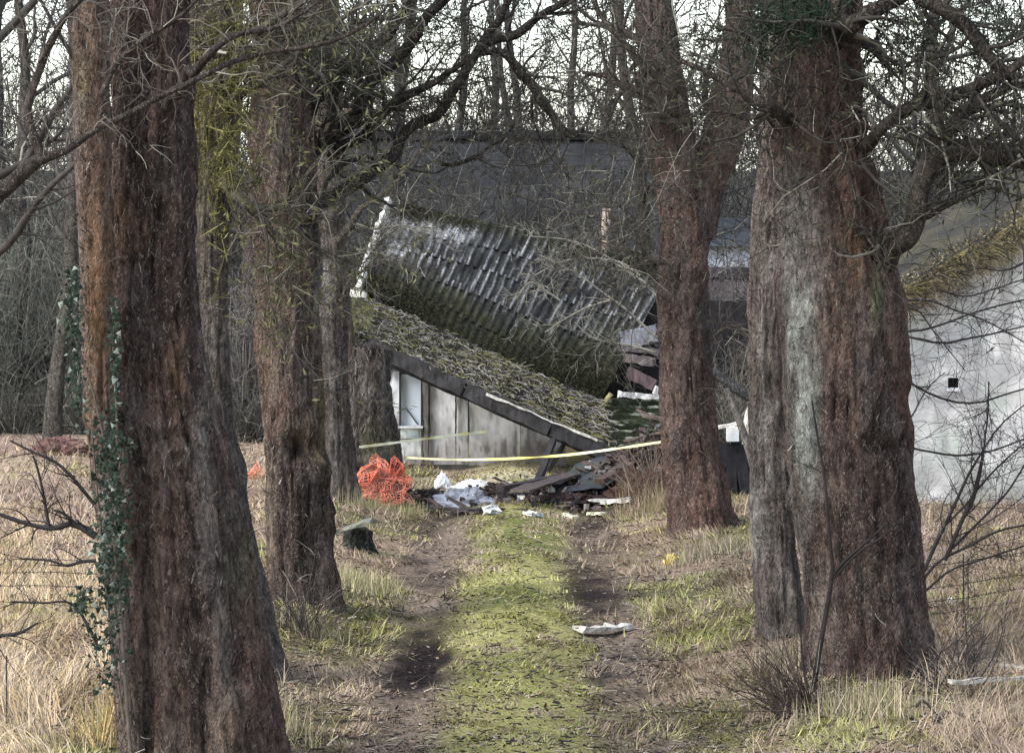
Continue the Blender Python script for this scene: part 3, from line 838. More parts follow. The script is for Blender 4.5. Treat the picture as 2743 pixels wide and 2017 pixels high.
# --- second right tree
T_R2, _, _ = make_tree('conifer_tree', 'leaning red-brown trunk forking high up, second on the right of the track',
    [dict(pts=[(652, -20, 34), (658, 50, 38), (668, 120, 42), (680, 190, 45), (684, 240, 47), (682, 300, 50), (684, 350, 51), (689, 420, 54), (697, 490, 57), (704, 552, 62)], d=30.8,
          col=bark_col(A([.092, .056, .046]), A([.058, .042, .037]), A([.14, .10, .085]), 53, [(A([.13, .075, .055]), 700, 520, 26, 40, 0.7), (A([.06, .045, .04]), 690, 390, 20, 40, 0.6), (A([.17, .12, .10]), 668, 450, 9, 120, 0.5)]),
          flare=0.12, fl_h=0.25, nflake=1300, ridge=0.02, nside=112, twig_from=2.8, dents=[(676, 282, 12, 8, 0.06)]),
     dict(pts=[(742, -20, 26), (738, 50, 32), (730, 110, 36), (718, 150, 38), (704, 190, 40), (694, 235, 40)], d=30.9,
          col=bark_col(A([.09, .056, .046]), A([.056, .04, .036]), A([.14, .10, .085]), 55, [(ORANGE, 712, 165, 14, 20, 0.6)]), nside=80, nring=110, nflake=400, twig_from=3.0)],
    [[(676, 108, 9), (655, 98, 8), (630, 86, 7), (605, 76, 5), (580, 70, 4)],
     [(672, 92, 9), (655, 78, 8), (637, 61, 7), (618, 38, 6), (597, 8, 5), (585, -12, 4)],
     [(690, 122, 6), (660, 122, 5), (646, 120, 4), (640, 105, 3)],
     [(668, 262, 5), (650, 262, 4), (640, 252, 3.5), (625, 250, 3), (600, 240, 2)],
     [(672, 300, 4), (655, 280, 4), (640, 262, 3), (618, 238, 3), (605, 222, 2)],
     [(715, 330, 4), (735, 325, 4), (752, 340, 3)]],
    30.4, CFG, 6, pale=0.1, base=A([.055, .048, .042]), limb_col=A([.08, .066, .054]), leaf=(3000, 0.014, (0.045, 0.045, 0.028)))

def foliage(root, spots, seed, col):
    "dark evergreen sprays: short needles thick along hanging twiglets"
    r = np.random.default_rng(seed); mb = MB()
    for (x, y, d, rx, ry, n) in spots:
        c = A([P(x + r.normal(0, rx), y + r.normal(0, ry), d + r.normal(0, .25)) for _ in range(n)])
        L = r.uniform(.06, .22, n); dr = nrm(np.stack([r.normal(0, .7, n), r.normal(0, .5, n), r.normal(-.5, .5, n)], -1))
        pa = c[:, None] + dr[:, None] * L[:, None, None] * np.linspace(0, 1, 4)[None, :, None]
        mb.tubes(pa, np.repeat((.0035 * (.6 + r.random(n)))[:, None], 4, 1) * A([1, 1, .8, .4]), 3, A(col)[None] * (.4 + 1.3 * r.random((n, 1))))
        m = n * 14; i = r.integers(0, n, m); t = r.random(m)[:, None]
        leaf_cards(mb, pa[i, 0] * (1 - t) + pa[i, -1] * t + r.normal(0, .008, (m, 3)), .007, A(col)[None] * (.4 + 1.3 * r.random((m, 1))), seed, 1.8)
    stuff(mb.build('foliage', M_LEAF, root, smooth=False))
foliage(T_R1, [(800, 12, 20.7, 16, 16, 260), (770, 30, 20.8, 12, 18, 90), (905, 40, 21.5, 25, 20, 120), (990, 25, 21.5, 25, 22, 160)], 501, (.016, .026, .016))
foliage(T_L2, [(300, 30, 24.6, 26, 24, 260), (340, 70, 25.2, 24, 18, 160), (255, 55, 24.6, 18, 26, 120), (420, 30, 26, 30, 20, 120)], 502, (.028, .03, .02))
foliage(T_L1B, [(225, 150, 21.0, 12, 40, 160), (200, 60, 21.0, 14, 40, 120), (240, 60, 21, 10, 40, 140)], 503, (.10, .095, .035))
foliage(T_R2, [(700, 30, 30.2, 22, 22, 140), (720, 100, 30.2, 20, 22, 120), (650, 110, 30.4, 22, 16, 110)], 504, (.04, .04, .028))
# ------------------------------------------------------------------ ivy on the near left tree
root = thing('ivy_plant', G(130, 748), 'dark glossy ivy climbing the left side of the nearest trunk', 'ivy')
r = np.random.default_rng(4)
ln = [[(132, 770, 8), (126, 690, 8), (120, 600, 7), (112, 520, 7), (106, 450, 6), (90, 380, 4), (72, 330, 3), (60, 296, 2)],
      [(124, 720, 5), (112, 640, 5), (104, 560, 5), (96, 480, 4), (92, 430, 4)],
      [(116, 520, 5), (117, 460, 5), (116, 400, 4), (113, 350, 3), (116, 300, 2)]]
st = [P1(l, 17.62, 14) for l in ln]
mb = MB()
for p, q in st: mb.tubes(p[None], q[None] * 0.5, 6, A([.09, .075, .06]))
mb.build('stem', M_TWIG, root)
def ivy_at(n, line, sx, sy, seed):
    r = np.random.default_rng(seed)
    k = r.random(n) * (len(line) - 1); a = k.astype(int); f = (k - a)[:, None]
    L_ = A([q[:2] for q in line], float)
    c = L_[a] * (1 - f) + L_[np.minimum(a + 1, len(L_) - 1)] * f
    c = c + np.stack([r.normal(0, sx, n), r.normal(0, sy, n)], -1)
    return np.stack([P(q[0], q[1], 17.58 + r.normal(0, 0.09)) for q in c])
pos = np.vstack([ivy_at(900, [(112, 600), (113, 540), (112, 480), (108, 425)], 9, 9, 1), ivy_at(200, [(108, 690), (104, 640), (110, 600)], 9, 10, 2),
                 ivy_at(300, [(80, 425), (74, 350), (68, 300), (78, 280)], 5, 9, 3), ivy_at(170, [(116, 420), (115, 360), (114, 300)], 3, 8, 4), ivy_at(90, [(85, 590), (80, 610)], 5, 5, 6)])
nl = len(pos)
lc = mix(A([.008, .014, .010]), A([.03, .042, .028]), r.random(nl))
hl = r.random(nl) < 0.10
lc[hl] = A([.15, .17, .14]) * (0.6 + 0.6 * r.random((hl.sum(), 1)))  # a few leaves coloured pale as painted highlights
# lobed leaf: five points
ang = A([-90, -20, 35, 90, 145, 200]) * math.pi / 180; rad_ = A([0.25, 0.85, 0.6, 1.1, 0.6, 0.85])
nv = nrm(np.stack([r.normal(0, 0.5, nl), -0.8 + r.normal(0, 0.3, nl), r.normal(0.35, 0.4, nl)], -1))
a_ = nrm(np.cross(nv, r.normal(0, 1, (nl, 3)))); b_ = np.cross(nv, a_)
sz = 0.009 + 0.020 * r.random(nl) ** 2
vv = pos[:, None] + sz[:, None, None] * rad_[None, :, None] * (a_[:, None] * np.cos(ang)[None, :, None] + b_[:, None] * np.sin(ang)[None, :, None])
vv = np.concatenate([pos[:, None] + nv[:, None] * sz[:, None, None] * 0.25, vv], 1)
i7 = np.arange(nl * 7).reshape(nl, 7)
tt = np.concatenate([np.stack([i7[:, 0], i7[:, 1 + k], i7[:, 1 + (k + 1) % 6]], -1) for k in range(6)])
mb = MB(); mb.add(vv.reshape(-1, 3), t=tt, col=np.repeat(lc, 7, axis=0))
stuff(mb.build('leaves', M_LEAF, root, smooth=False))

# ------------------------------------------------------------------ cottage on the right: white gable, thick mossy roof
DC = 33.0
def cottage():
    o0 = P(880, 528, DC); x0 = o0[0]; y0 = o0[1]; zb = -0.1
    root = thing('white_cottage', (x0, y0, 0), 'whitewashed cottage gable with a small dark vent and mossy roof on the right', 'building')
    el = P(905, 303, DC); slope = math.tan(math.radians(30.2))
    wid = 5.6; xm = x0 + wid / 2; ze = el[2] - (el[0] - x0) * slope
    # gable wall as a relief grid with the vent opening left out
    v0 = P(947, 387, DC); v1 = P(957, 377, DC)
    xs = np.unique(np.concatenate([np.linspace(x0, x0 + wid, 90), [v0[0], v1[0]]]))
    zs = np.unique(np.concatenate([np.linspace(zb, ze + slope * wid / 2, 74), [v0[2], v1[2]]]))
    X, Z = np.meshgrid(xs, zs)
    top = ze + slope * (wid / 2 - np.abs(X - xm))
    Zc = np.minimum(Z, top)
    pts = np.stack([X, np.full_like(X, y0), Zc], -1)
    rel = fbm(pts * A([3, 0, 3]), 61, 3) - 0.5
    pts[..., 1] += 0.05 * rel + 0.02 * (fbm(pts * A([11, 0, 11]), 62, 2) - 0.5)
    n = fbm(pts * A([1.5, 0, 1.8]), 63, 4); n2 = fbm(pts * A([5, 0, 2.5]), 64, 3)
    c = mix(A([.62, .60, .565]), A([.76, .74, .70]), np.clip((n - .35) * 3, 0, 1))
    c = mix(c, A([.50, .54, .47]), np.clip((n2 - .5) * 4, 0, .8))
    n3 = fbm(pts * A([4, 0, 4]) + 5, 65, 4); c = mix(c, A([.44, .43, .42]), np.clip((n3 - .53) * 7, 0, .7))
    c = mix(c, A([.32, .30, .29]), np.clip((fbm(pts * A([9, 0, 1.2]) + 2, 67, 3) - .6) * 6, 0, .6))
    c = mix(c, A([.30, .30, .26]), np.clip((n2 - .35) * 3, 0, 1) * sstep(1.0, 0.1, Zc) * .85)
    run = fbm(pts * A([14, 0, .7]) + 7, 72, 3); c = mix(c, A([.33, .32, .29]), np.clip((run - .58) * 6, 0, .6) * sstep(.8, 2.2, Zc))
    c = mix(c, A([.36, .35, .35]), np.exp(-((X - v0[0] - .02) / .09) ** 2) * sstep(v0[2] - .35, v0[2] - .05, Zc) * (Zc < v0[2]) * .8)
    m, k = X.shape
    idx = np.arange(m * k).reshape(m, k)
    q = np.stack([idx[:-1, :-1], idx[:-1, 1:], idx[1:, 1:], idx[1:, :-1]], -1)
    cx = (X[:-1, :-1] + X[1:, 1:]) / 2; cz = (Z[:-1, :-1] + Z[1:, 1:]) / 2
    hole = (cx > v0[0]) & (cx < v1[0]) & (cz > v0[2]) & (cz < v1[2])
    deg = (Zc[1:, 1:] - Zc[:-1, 1:] < 1e-6) & (Zc[1:, :-1] - Zc[:-1, :-1] < 1e-6)
    mb = MB(); mb.add(pts.reshape(-1, 3), q=q[~hole & ~deg], col=c.reshape(-1, 3))
    w = mb.build('gable_wall', M_PLASTER, root)
    mb = MB()
    mb.box((x0, y0 + 0.12, zb), (x0 + 0.35, y0 + 7, ze - 0.02), (.6, .6, .6))
    mb.build('side_wall', M_PLASTER, root, smooth=False)
    mb = MB()     # vent: four reveals and a dark back
    e = 0.03
    mb.box((v0[0] - .02, y0 + .10, v0[2] - .02), (v1[0] + .02, y0 + .34, v1[2] + .02), (.02, .02, .022))
    mb.build('vent', M_WOOD, root, smooth=False)
    mb = MB(); mb.box((v0[0] - .015, y0 - .045, v0[2] - .03), (v1[0] + .02, y0 + .06, v0[2]), (.66, .66, .66)); mb.build('vent_sill', M_PLASTER, root, smooth=False)
    # roof: two thick slabs of old mossy covering with an uneven edge
    th = 0.20
    for sgn, part in ((-1, 'roof_slope'), (1, 'roof_slope')):
        u = np.linspace(-0.14, 1, 60); dpt = np.concatenate([np.linspace(-0.22, 0.6, 14), np.linspace(1, 7, 10)])
        U, D = np.meshgrid(u, dpt)
        X = xm + sgn * (wid / 2) * (1 - U)
        Zb = ze + slope * (wid / 2) * U + 0.05 * (fbm(np.stack([X * 3, D * 2, 0 * X + 3], -1), 71, 3) - .5)
        nz = fbm(np.stack([X * 4, D * 4, 0 * X], -1), 66, 3)
        Y = y0 + D + 0.05 * (fbm(np.stack([X * 7, D * 0, 0 * X + 1], -1), 68, 2) - .5)
        upper = np.stack([X, Y, Zb + th * (0.8 + 0.45 * nz)], -1)
        cu = mix(A([.035, .033, .028]), A([.08, .07, .042]), np.clip((nz - .4) * 4, 0, 1))
        mb = MB()
        mb.grid(upper, cu)
        mb.grid(np.stack([X, Y, Zb], -1)[::-1], A([.06, .05, .045]) * np.ones(X.shape + (3,)))
        # front edge, layered
        rows = []; cols = []
        for k, t in enumerate(np.linspace(0, 1, 9)):
            e_ = np.stack([X[0], Y[0], Zb[0]], -1) * (1 - t) + upper[0] * t
            e_[:, 1] -= 0.04 * (vn(np.stack([X[0] * 13, 0 * X[0] + k * 1.7, 0 * X[0]], -1), 69) - .3)
            rows.append(e_)
            g = vn(np.stack([X[0] * 9, 0 * X[0] + t * 5, 0 * X[0]], -1), 70)
            cc = mix(A([.12, .095, .065]), A([.32, .27, .12]), np.clip((g - .4) * 4 + (t - .4), 0, 1)); cc = mix(cc, A([.07, .06, .05]), 1.0 * (t < .2) * np.ones_like(g))
            cols.append(cc)
        mb.grid(A(rows), A(cols))
        mb.grid(A([[np.stack([X[:, 0], Y[:, 0], Zb[:, 0]], -1)], [upper[:, 0]]])[:, 0], A([.12, .10, .06]) * np.ones((2, len(dpt), 3)))
        o = mb.build(part, M_LITTER, root)
        r = np.random.default_rng(170 + sgn); n = 7000 if sgn < 0 else 1200
        i = r.integers(0, len(u), n); k = r.integers(0, 12, n)
        pp = upper[k, i] + r.normal(0, .03, (n, 3)) + A([0, 0, .02])
        fr = r.random(n) < .5; t = r.random(n)[:, None]
        pp[fr] = (np.stack([X[0][i], Y[0][i] - .03, Zb[0][i]], -1) * (1 - t) + upper[0][i] * t)[fr] + r.normal(0, .02, (fr.sum(), 3))
        mbc = MB(); leaf_cards(mbc, pp, .013, A([[.20, .17, .09], [.06, .055, .04], [.28, .23, .10], [.12, .10, .07], [.34, .29, .2], [.03, .028, .022]])[r.integers(0, 6, n)] * (.5 + .8 * r.random((n, 1))), 171, 1.2)
        stuff(mbc.build('moss_tufts', M_LEAF, o, smooth=False))
        # straws and moss tufts along the cut edge
        r = np.random.default_rng(70 + sgn); n = 2600 if sgn < 0 else 500
        i = r.integers(0, len(u), n); t = r.random(n)
        p = np.stack([X[0][i], Y[0][i] - .02, Zb[0][i]], -1) * (1 - t)[:, None] + upper[0][i] * t[:, None]
        d = nrm(np.stack([r.normal(sgn * -.8, .35, n), r.normal(-.12, .1, n), r.normal(-.45, .3, n)], -1))
        pa = p[:, None] + d[:, None] * (r.uniform(.05, .25, n))[:, None, None] * np.linspace(0, 1, 3)[None, :, None]
        cc = A([[.22, .17, .10], [.05, .042, .03], [.22, .19, .08], [.30, .26, .19]])[r.integers(0, 4, n)]
        mb = MB(); mb.tubes(pa, np.full((n, 3), .004), 3, cc)
        stuff(mb.build('thatch_straws', M_TWIG, o))
    return root
cottage()

# ------------------------------------------------------------------ slate-roofed barns behind
def slate_barn(x0p, x1p, ridge_y, d, zeave, label, tint, depth=3.2):
    a = P(x0p, ridge_y, d); b = P(x1p, ridge_y, d)
    ef = d - depth
    root = thing('slate_barn', ((a[0] + b[0]) / 2, a[1] - depth, 0), label, 'building')
    mb = MB(); mb.box((a[0] + .15, a[1] - depth + .25, -0.2), (b[0] - .15, a[1] + depth - .25, zeave), (.10, .09, .085))
    mb.build('wall', M_PLASTER, root, smooth=False)
    rf = None
    nrow = 24
    mb = MB()
    r = np.random.default_rng(int(d))
    for side in (-1, 1):
        for k in range(nrow):
            t0 = k / nrow; t1 = (k + 1) / nrow + 0.012
            ncol = 60
            xs = np.linspace(a[0], b[0], ncol + 1)
            jit = r.normal(0, 0.012, ncol)
            for j in range(ncol):
                z0 = zeave + (a[2] - zeave) * t0 + 0.005 + jit[j] * .2; z1 = zeave + (a[2] - zeave) * min(t1, 1) 
                y0_ = a[1] + side * depth * (1 - t0); y1_ = a[1] + side * depth * (1 - min(t1, 1))
                cc = A(tint) * (0.92 + 0.16 * r.random())
                hx = (xs[1] - xs[0]) * .5 * (k % 2) - .01
                mb.add([(xs[j] + hx, y0_, z0), (xs[j + 1] + hx, y0_, z0), (xs[j + 1] + hx, y1_, z1), (xs[j] + hx, y1_, z1)], q=[[0, 1, 2, 3]] if side < 0 else [[3, 2, 1, 0]], col=cc)
    rf = mb.build('roof', M_SLATE, root, smooth=False)
    mb = MB(); mb.beam((a[0] - .05, a[1], a[2] + .05), (b[0] + .05, b[1], b[2] + .05), .28, .14, A(tint) * .7, n=20, rough=.012)
    mb.build('ridge_tiles', M_SLATE, rf, smooth=False)
    for sx in (a[0] + .15, b[0] - .15):
        mb = MB(); mb.add([(sx, a[1] - depth + .25, zeave - .05), (sx, a[1] + depth - .25, zeave - .05), (sx, a[1], a[2] - .03)], t=[[0, 1, 2]], col=(.10, .09, .085))
        mb.build('gable', M_PLASTER, root)
    return root
slate_barn(318, 664, 138, 54.0, 1.9, 'long barn with blue-grey slate roof behind the collapsed shed', (.025, .026, .0275))
slate_barn(672, 900, 276, 45.0, 1.2, 'low outbuilding with dark purple-brown roof seen between the right trees', (.055, .045, .05), 2.0)

root = thing('sky_gap_house', (P(730, 300, 60)[0], 60, 0), 'made-up pale house standing in for a bright sky gap between the right trunks', 'building')  # added pale block in place of the bright sky gap
mb = MB(); a, b = P(694, 246, 60), P(768, 246, 60); mb.box((a[0], 60, -.2), (b[0], 63, a[2]), (.74, .76, .8)); mb.build('wall', M_PLASTER, root, smooth=False)
mb = MB(); mb.hexa([(a[0] - .1, 59.8, a[2]), (b[0] + .1, 59.8, a[2]), (b[0] + .1, 63.2, a[2]), (a[0] - .1, 63.2, a[2]), (a[0] - .1, 61.4, a[2] + .5), (b[0] + .1, 61.4, a[2] + .5), (b[0] + .1, 61.6, a[2] + .5), (a[0] - .1, 61.6, a[2] + .5)], (.05, .055, .06)); mb.build('roof', M_SLATE, root, smooth=False)
# ------------------------------------------------------------------ collapsed shed
def bil(c, u, v):
    "corner points c = (A upper left, B lower left, C lower right, D upper right)"
    a, b, c_, d = [A(q) for q in c]
    u = A(u)[..., None]; v = A(v)[..., None]
    return (a * (1 - v) + b * v) * (1 - u) + (d * (1 - v) + c_ * v) * u

SH = thing('collapsed_shed', (P(480, 467, 39.7)[0], 39.7, 0), 'collapsed shed with tilted mossy corrugated roof at the end of the track', 'building')
RA, RB, RC, RD = P(391, 202, 41.2), P(362, 292, 39.5), P(600, 400, 39.0), P(672, 268, 41.0)
RCORN = (RA, RB, RC, RD)
nU = nrm(np.cross(RC - RB, RA - RB)); nU = nU if nU[2] > 0 else -nU
def roof_sheet(u0, u1, v0, v1, lift, seed):
    ncor = 33.0
    nu = int((u1 - u0) * ncor * 8); nv = 11
    U, V = np.meshgrid(np.linspace(u0, u1, nu), np.linspace(v0, v1, nv))
    p = bil(RCORN, U, V)
    sag = -0.07 * np.sin(np.pi * np.clip(U, 0, 1)) ** 2 * (1 - V) * sstep(.45, 1, U) - .05 * np.sin(U * 9 + V * 3) * .6
    ph = (seed * 0.37) % 1.0
    wav = np.sin((U * ncor + ph) * 2 * np.pi)
    off = 0.012 * wav * (.8 + .4 * vn(np.stack([U * 14, V * 4, 0 * U + seed], -1), 84)) + lift + sag * .6
    p = p + nU * off[..., None]
    p[..., 2] += sag * .5
    # worn pale crests, dark valleys, moss low down: stains of the old cement
    n = fbm(np.stack([U * 9, V * 2.6, 0 * U + seed], -1), 81, 3); n2 = fbm(np.stack([U * 60, V * 9, 0 * U + seed], -1), 82, 3)
    edge = np.exp(-((np.mod(U * ncor + ph - .14 + .35 * (fbm(np.stack([U * 40, V * 12, 0 * U + seed], -1), 86, 2) - .5), 1) - .14) / .12) ** 2)
    bright = np.clip((n - .36) * 4, 0, 1) * sstep(.85, .35, V) * (0.35 + .65 * sstep(.62, .1, U))
    bright = bright + .30 * sstep(.3, .6, n2) * sstep(.9, .6, V)
    c = mix(A([.019, .019, .019]), A([.044, .044, .040]), np.clip(n2 * 2 - .5, 0, 1))
    c = mix(c, A([.38, .38, .38]), np.clip(edge * bright * 1.25, 0, 1) * (3.4 * n2 - 1.15).clip(0, 1))
    patch = np.exp(-((U - .18) / .12) ** 2 - ((V - .12) / .12) ** 2) + np.exp(-((U - .07) / .05) ** 2 - ((V - .42) / .1) ** 2)
    c = mix(c, A([.42, .42, .42]), np.clip(patch * (n2 * 2.2 - .5), 0, .8))
    ms = np.clip(sstep(.62, .92, V + (n - .5) * .5 + .2 * np.exp(-((U - .1) / .2) ** 2) + .15 * sstep(.6, 1, U)) * .95 + sstep(.14, .0, V) * .7, 0, 1) * np.clip(.35 + n2 * 1.1, 0, 1)
    c = mix(c, mix(A([.022, .024, .014]), A([.045, .044, .023]), n2), ms)
    mb = MB(); mb.grid(p, c)
    th_ = p - nU * .008
    mb.grid(th_[::-1], c[::-1] * .8)
    # front lip closes the sheet thickness
    mb.grid(A([p[-1], th_[-1]]), A([c[-1], c[-1]]))
    mb.grid(A([th_[:, 0], p[:, 0]]), A([c[:, 0], c[:, 0]]))
    return mb
us = [0, .2, .4, .6, .8, 1.0]
for j in range(5):
    for k, (v0, v1) in enumerate(((-.02, .22), (.19, .42), (.39, .62), (.59, .82), (.79, 1.0))):
        roof_sheet(us[j] - (.012 if j else 0), us[j + 1] + .004, v0 + random.uniform(-.01, .01), v1 + random.uniform(-.01, .025), -.011 * k + .004 * (j % 2) + random.uniform(0, .010), j * 5 + k).build('roof_sheet', M_ROOF, SH)
# barge board on the left edge
mb = MB(); mb.beam(RA + A([-.03, -.05, .02]), RB * .55 + RA * .45 + A([-.05, -.05, .02]), .05, .11, (.55, .53, .48), n=9, rough=.016, seed=3); mb.build('barge_board', M_WOOD, SH, smooth=False)
mb = MB(); mb.beam(RB * .5 + RA * .5 + A([-.07, -.06, -.01]), RB + A([-.05, -.06, .0]), .05, .13, (.62, .60, .53), n=8, rough=.016, seed=4); mb.build('barge_board', M_WOOD, SH, smooth=False)
mb = MB(); mb.beam(RB + A([-.14, -.1, -.0]), RB + A([.05, -.12, -.02]), .12, .07, (.6, .58, .5), n=3, rough=.01, seed=5); mb.build('eave_block', M_WOOD, SH, smooth=False)
# lower, flatter strip buried in leaf litter and moss
LB0, LC0 = RB + A([-.02, -.02, -.06]), RC + A([.04, -.02, -.06])
LB1, LC1 = P(357, 336, 38.5), P(612, 450, 38.2)
U, V = np.meshgrid(np.linspace(0, 1, 240), np.linspace(0, 1, 46))
p = bil((LB0, LB1, LC1, LC0), U, V)
n = fbm(p * A([4, 4, 4]), 90, 3); n2 = fbm(p * 14, 91, 3)
bul = np.sin(np.pi * np.clip(V, 0, 1)) ** .7
p = p + A([0, -.35, .75]) * ((.02 + .10 * (n - .3) + .08 * (n2 - .5)) * bul)[..., None]
c = mix(A([.085, .08, .045]), A([.07, .06, .056]), np.clip((n - .45) * 5 + (.9 - np.abs(U - .55) * 3) * .7, 0, 1))
c = mix(c, A([.12, .12, .045]), np.clip((n2 - .5) * 4, 0, 1) * np.clip(.9 - np.abs(U - .6) * 1.2 + V * .4, 0, 1) * .8)
c = mix(c, A([.045, .045, .03]), np.clip((.42 - n2) * 5, 0, 1))
mb = MB(); mb.grid(p, c)
strip = mb.build('littered_eave', M_LITTER, SH)
r = np.random.default_rng(9); n_ = 15000
iu = r.integers(0, 240, n_); iv = r.integers(1, 46, n_)
pos = p[iv, iu] + r.normal(0, .012, (n_, 3)) + A([0, -.015, .012])
lc = A([[.28, .26, .24], [.10, .09, .082], [.17, .165, .065], [.03, .03, .022], [.16, .13, .11], [.04, .042, .022]])[r.integers(0, 6, n_)] * (.5 + .8 * r.random((n_, 1)))
mb = MB(); leaf_cards(mb, pos + A([0, -.012, .004]), .019, lc, 10, 1.1)
stuff(mb.build('leaf_litter', M_LEAF, strip, smooth=False))
n_ = 5200; iu = r.integers(0, 240, n_); iv = r.integers(0, 46, n_)
d = nrm(np.stack([r.normal(.6, .5, n_), r.normal(-.3, .3, n_), r.normal(-.45, .25, n_)], -1))
pa = (p[iv, iu] + A([0, -.03, .03]))[:, None] + d[:, None] * r.uniform(.04, .20, n_)[:, None, None] * np.linspace(0, 1, 3)[None, :, None]
pa[:, 1] += r.normal(0, .02, (n_, 3))
mb = MB(); mb.tubes(pa, np.full((n_, 3), .0042), 3, A([[.34, .32, .27], [.22, .21, .09], [.03, .028, .024], [.2, .18, .16], [.03, .03, .02]])[r.integers(0, 5, n_)])
stuff(mb.build('stalks', M_TWIG, strip))
# broken end of the strip at the left: mossy mortar hanging down
mb = MB()
pts = [[P(352 + 22 * u + 2 * math.sin(k * 3 + u * 9), 296 + 40 * v + 10 * u, 38.9 - .4 * v) for u in np.linspace(0, 1, 14)] for k, v in enumerate(np.linspace(0, 1, 18))]
pts = A(pts); nn_ = fbm(pts * 12, 95, 3); pts[..., 1] -= .08 * nn_
mb.grid(pts, mix(A([.07, .07, .035]), A([.20, .19, .10]), np.clip((nn_ - .35) * 3, 0, 1)))
mb.build('mossy_end', M_MOSS, SH)
# fascia beam in three lengths, plate above it
fa, fb = P(372, 347, 38.42), P(628, 462, 38.1)
for k, (t0, t1) in enumerate(((-.02, .36), (.365, .70), (.705, 1.02))):
    mb = MB(); mb.beam(fa * (1 - t0) + fb * t0, fa * (1 - t1) + fb * t1, .10, .17, (.035, .033, .034), n=10, rough=.008, seed=k); mb.build('fascia_board', M_WOOD, SH, smooth=False)
mb = MB(); mb.beam(fa + A([0, .25, -.08]), fb + A([0, .25, -.06]), .12, .12, (.03, .028, .028), n=10, rough=.006, seed=9); mb.build('wall_plate', M_WOOD, SH, smooth=False)
mb = MB(); mb.beam(fa * .55 + fb * .45 + A([0, -.07, .06]), fa * .12 + fb * .88 + A([0, -.07, .10]), .012, .018, (.45, .43, .38), n=10, rough=.008, seed=19); mb.build('splintered_edge', M_WOOD, SH, smooth=False)
# wall: stained sheets with a post and dark gap strips between, each its own piece
def panel(x0, x1, y0, y1, d, col, stain=.5, seed=0, name='wall_panel', dirt=(.14, .12, .105)):
    U, V = np.meshgrid(np.linspace(0, 1, 26), np.linspace(0, 1, 40))
    a, b, c_, dd = P(x0, y0, d), P(x0, y1, d), P(x1, y1, d), P(x1, y0, d)
    p = bil((a, b, c_, dd), U, V)
    n = fbm(p * A([7, 7, 4]), 100 + seed, 4); n2 = fbm(p * A([26, 26, 5]), 120 + seed, 3)
    p[..., 1] += .02 * (n - .5)
    c = mix(A(col), A(col) * 1.3, np.clip((n - .4) * 4, 0, 1))
    c = mix(c, dirt, np.clip(sstep(.42, .98, V + (n - .5) * .7) * stain * 1.7 + np.clip((n2 - .58) * 4, 0, .6), 0, .96))
    mb = MB(); mb.grid(p, c)
    q = p + A([0, .03, 0]); mb.grid(q[::-1], c[::-1])
    mb.grid(A([p[:, 0], q[:, 0]]), A([c[:, 0]] * 2)); mb.grid(A([q[:, -1], p[:, -1]]), A([c[:, 0]] * 2)); mb.grid(A([p[-1], q[-1]]), A([c[-1]] * 2))
    return mb.build(name, M_PANEL, SH)
DW = 39.7
for (x0, x1, y0, y1, col, stn, sd_) in ((386.5, 399, 345, 464, (.45, .46, .48), .5, 1), (430, 455.4, 360, 464, (.72, .72, .74), .42, 3), (456.4, 467.6, 385, 464, (.72, .72, .73), .45, 4),
                                     (468.8, 520, 385, 465, (.68, .68, .69), .5, 5), (520.5, 566, 400, 466, (.40, .40, .41), .8, 6)):
    panel(x0, x1, y0, y1, DW + .004 * sd_, col, stn, sd_)
panel(400.5, 421, 428, 438, DW - .01, (.5, .55, .55), .3, 8); panel(400.5, 421, 439, 464, DW + .01, (.45, .46, .45), .5, 9)
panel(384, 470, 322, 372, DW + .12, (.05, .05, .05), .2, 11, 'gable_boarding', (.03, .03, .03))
panel(380, 580, 464.5, 472, DW + .02, (.06, .055, .05), .2, 12, 'plinth', (.05, .045, .04))
# window
wnd = MB(); wnd.grid(A([[P(401, 374, DW + .03), P(421, 374, DW + .03)], [P(401, 425, DW + .03), P(421, 425, DW + .03)]]))
wi = wnd.build('window', M_GLASS, SH)
for (a, b, w) in (((400.2, 372), (400.2, 427), 2.0), ((421.6, 370), (421.6, 427), 1.5)):
    mb = MB(); mb.beam(P(*a, DW - .02), P(*b, DW - .02), w * DW / F, .05, (.03, .03, .032), upv=(0, 1, 0)); mb.build('frame', M_WOOD, wi, smooth=False)
mb = MB(); mb.beam(P(398, 426.5, DW - .05), P(423, 426.5, DW - .05), .12, .022, (.55, .57, .57)); mb.build('sill', M_WOOD, wi, smooth=False)
mb = MB(); mb.beam(P(407, 409, DW), P(418, 424, DW), .012, .014, (.03, .03, .03)); mb.build('glazing_bar', M_WOOD, wi, smooth=False)
for (x, y0, y1, w, col) in ((425.6, 360, 462, 5.2, (.13, .125, .12)), (423, 365, 462, 1.2, (.03, .03, .03)), (428.8, 372, 432, 1.3, (.035, .035, .035)), (456, 382, 436, 1.4, (.03, .03, .03)), (468.2, 392, 433, 1.3, (.03, .03, .03))):  # one wide post; narrow near-black strips painted in as gaps between sheets
    mb = MB(); mb.beam(P(x, y0, DW - .03), P(x + random.uniform(-.5, 1.5), y1, DW - .03), w * DW / F, .05, col, upv=(0, 1, 0), n=6, rough=.004, seed=int(x)); mb.build('post_and_gap_strip', M_WOOD, SH, smooth=False)
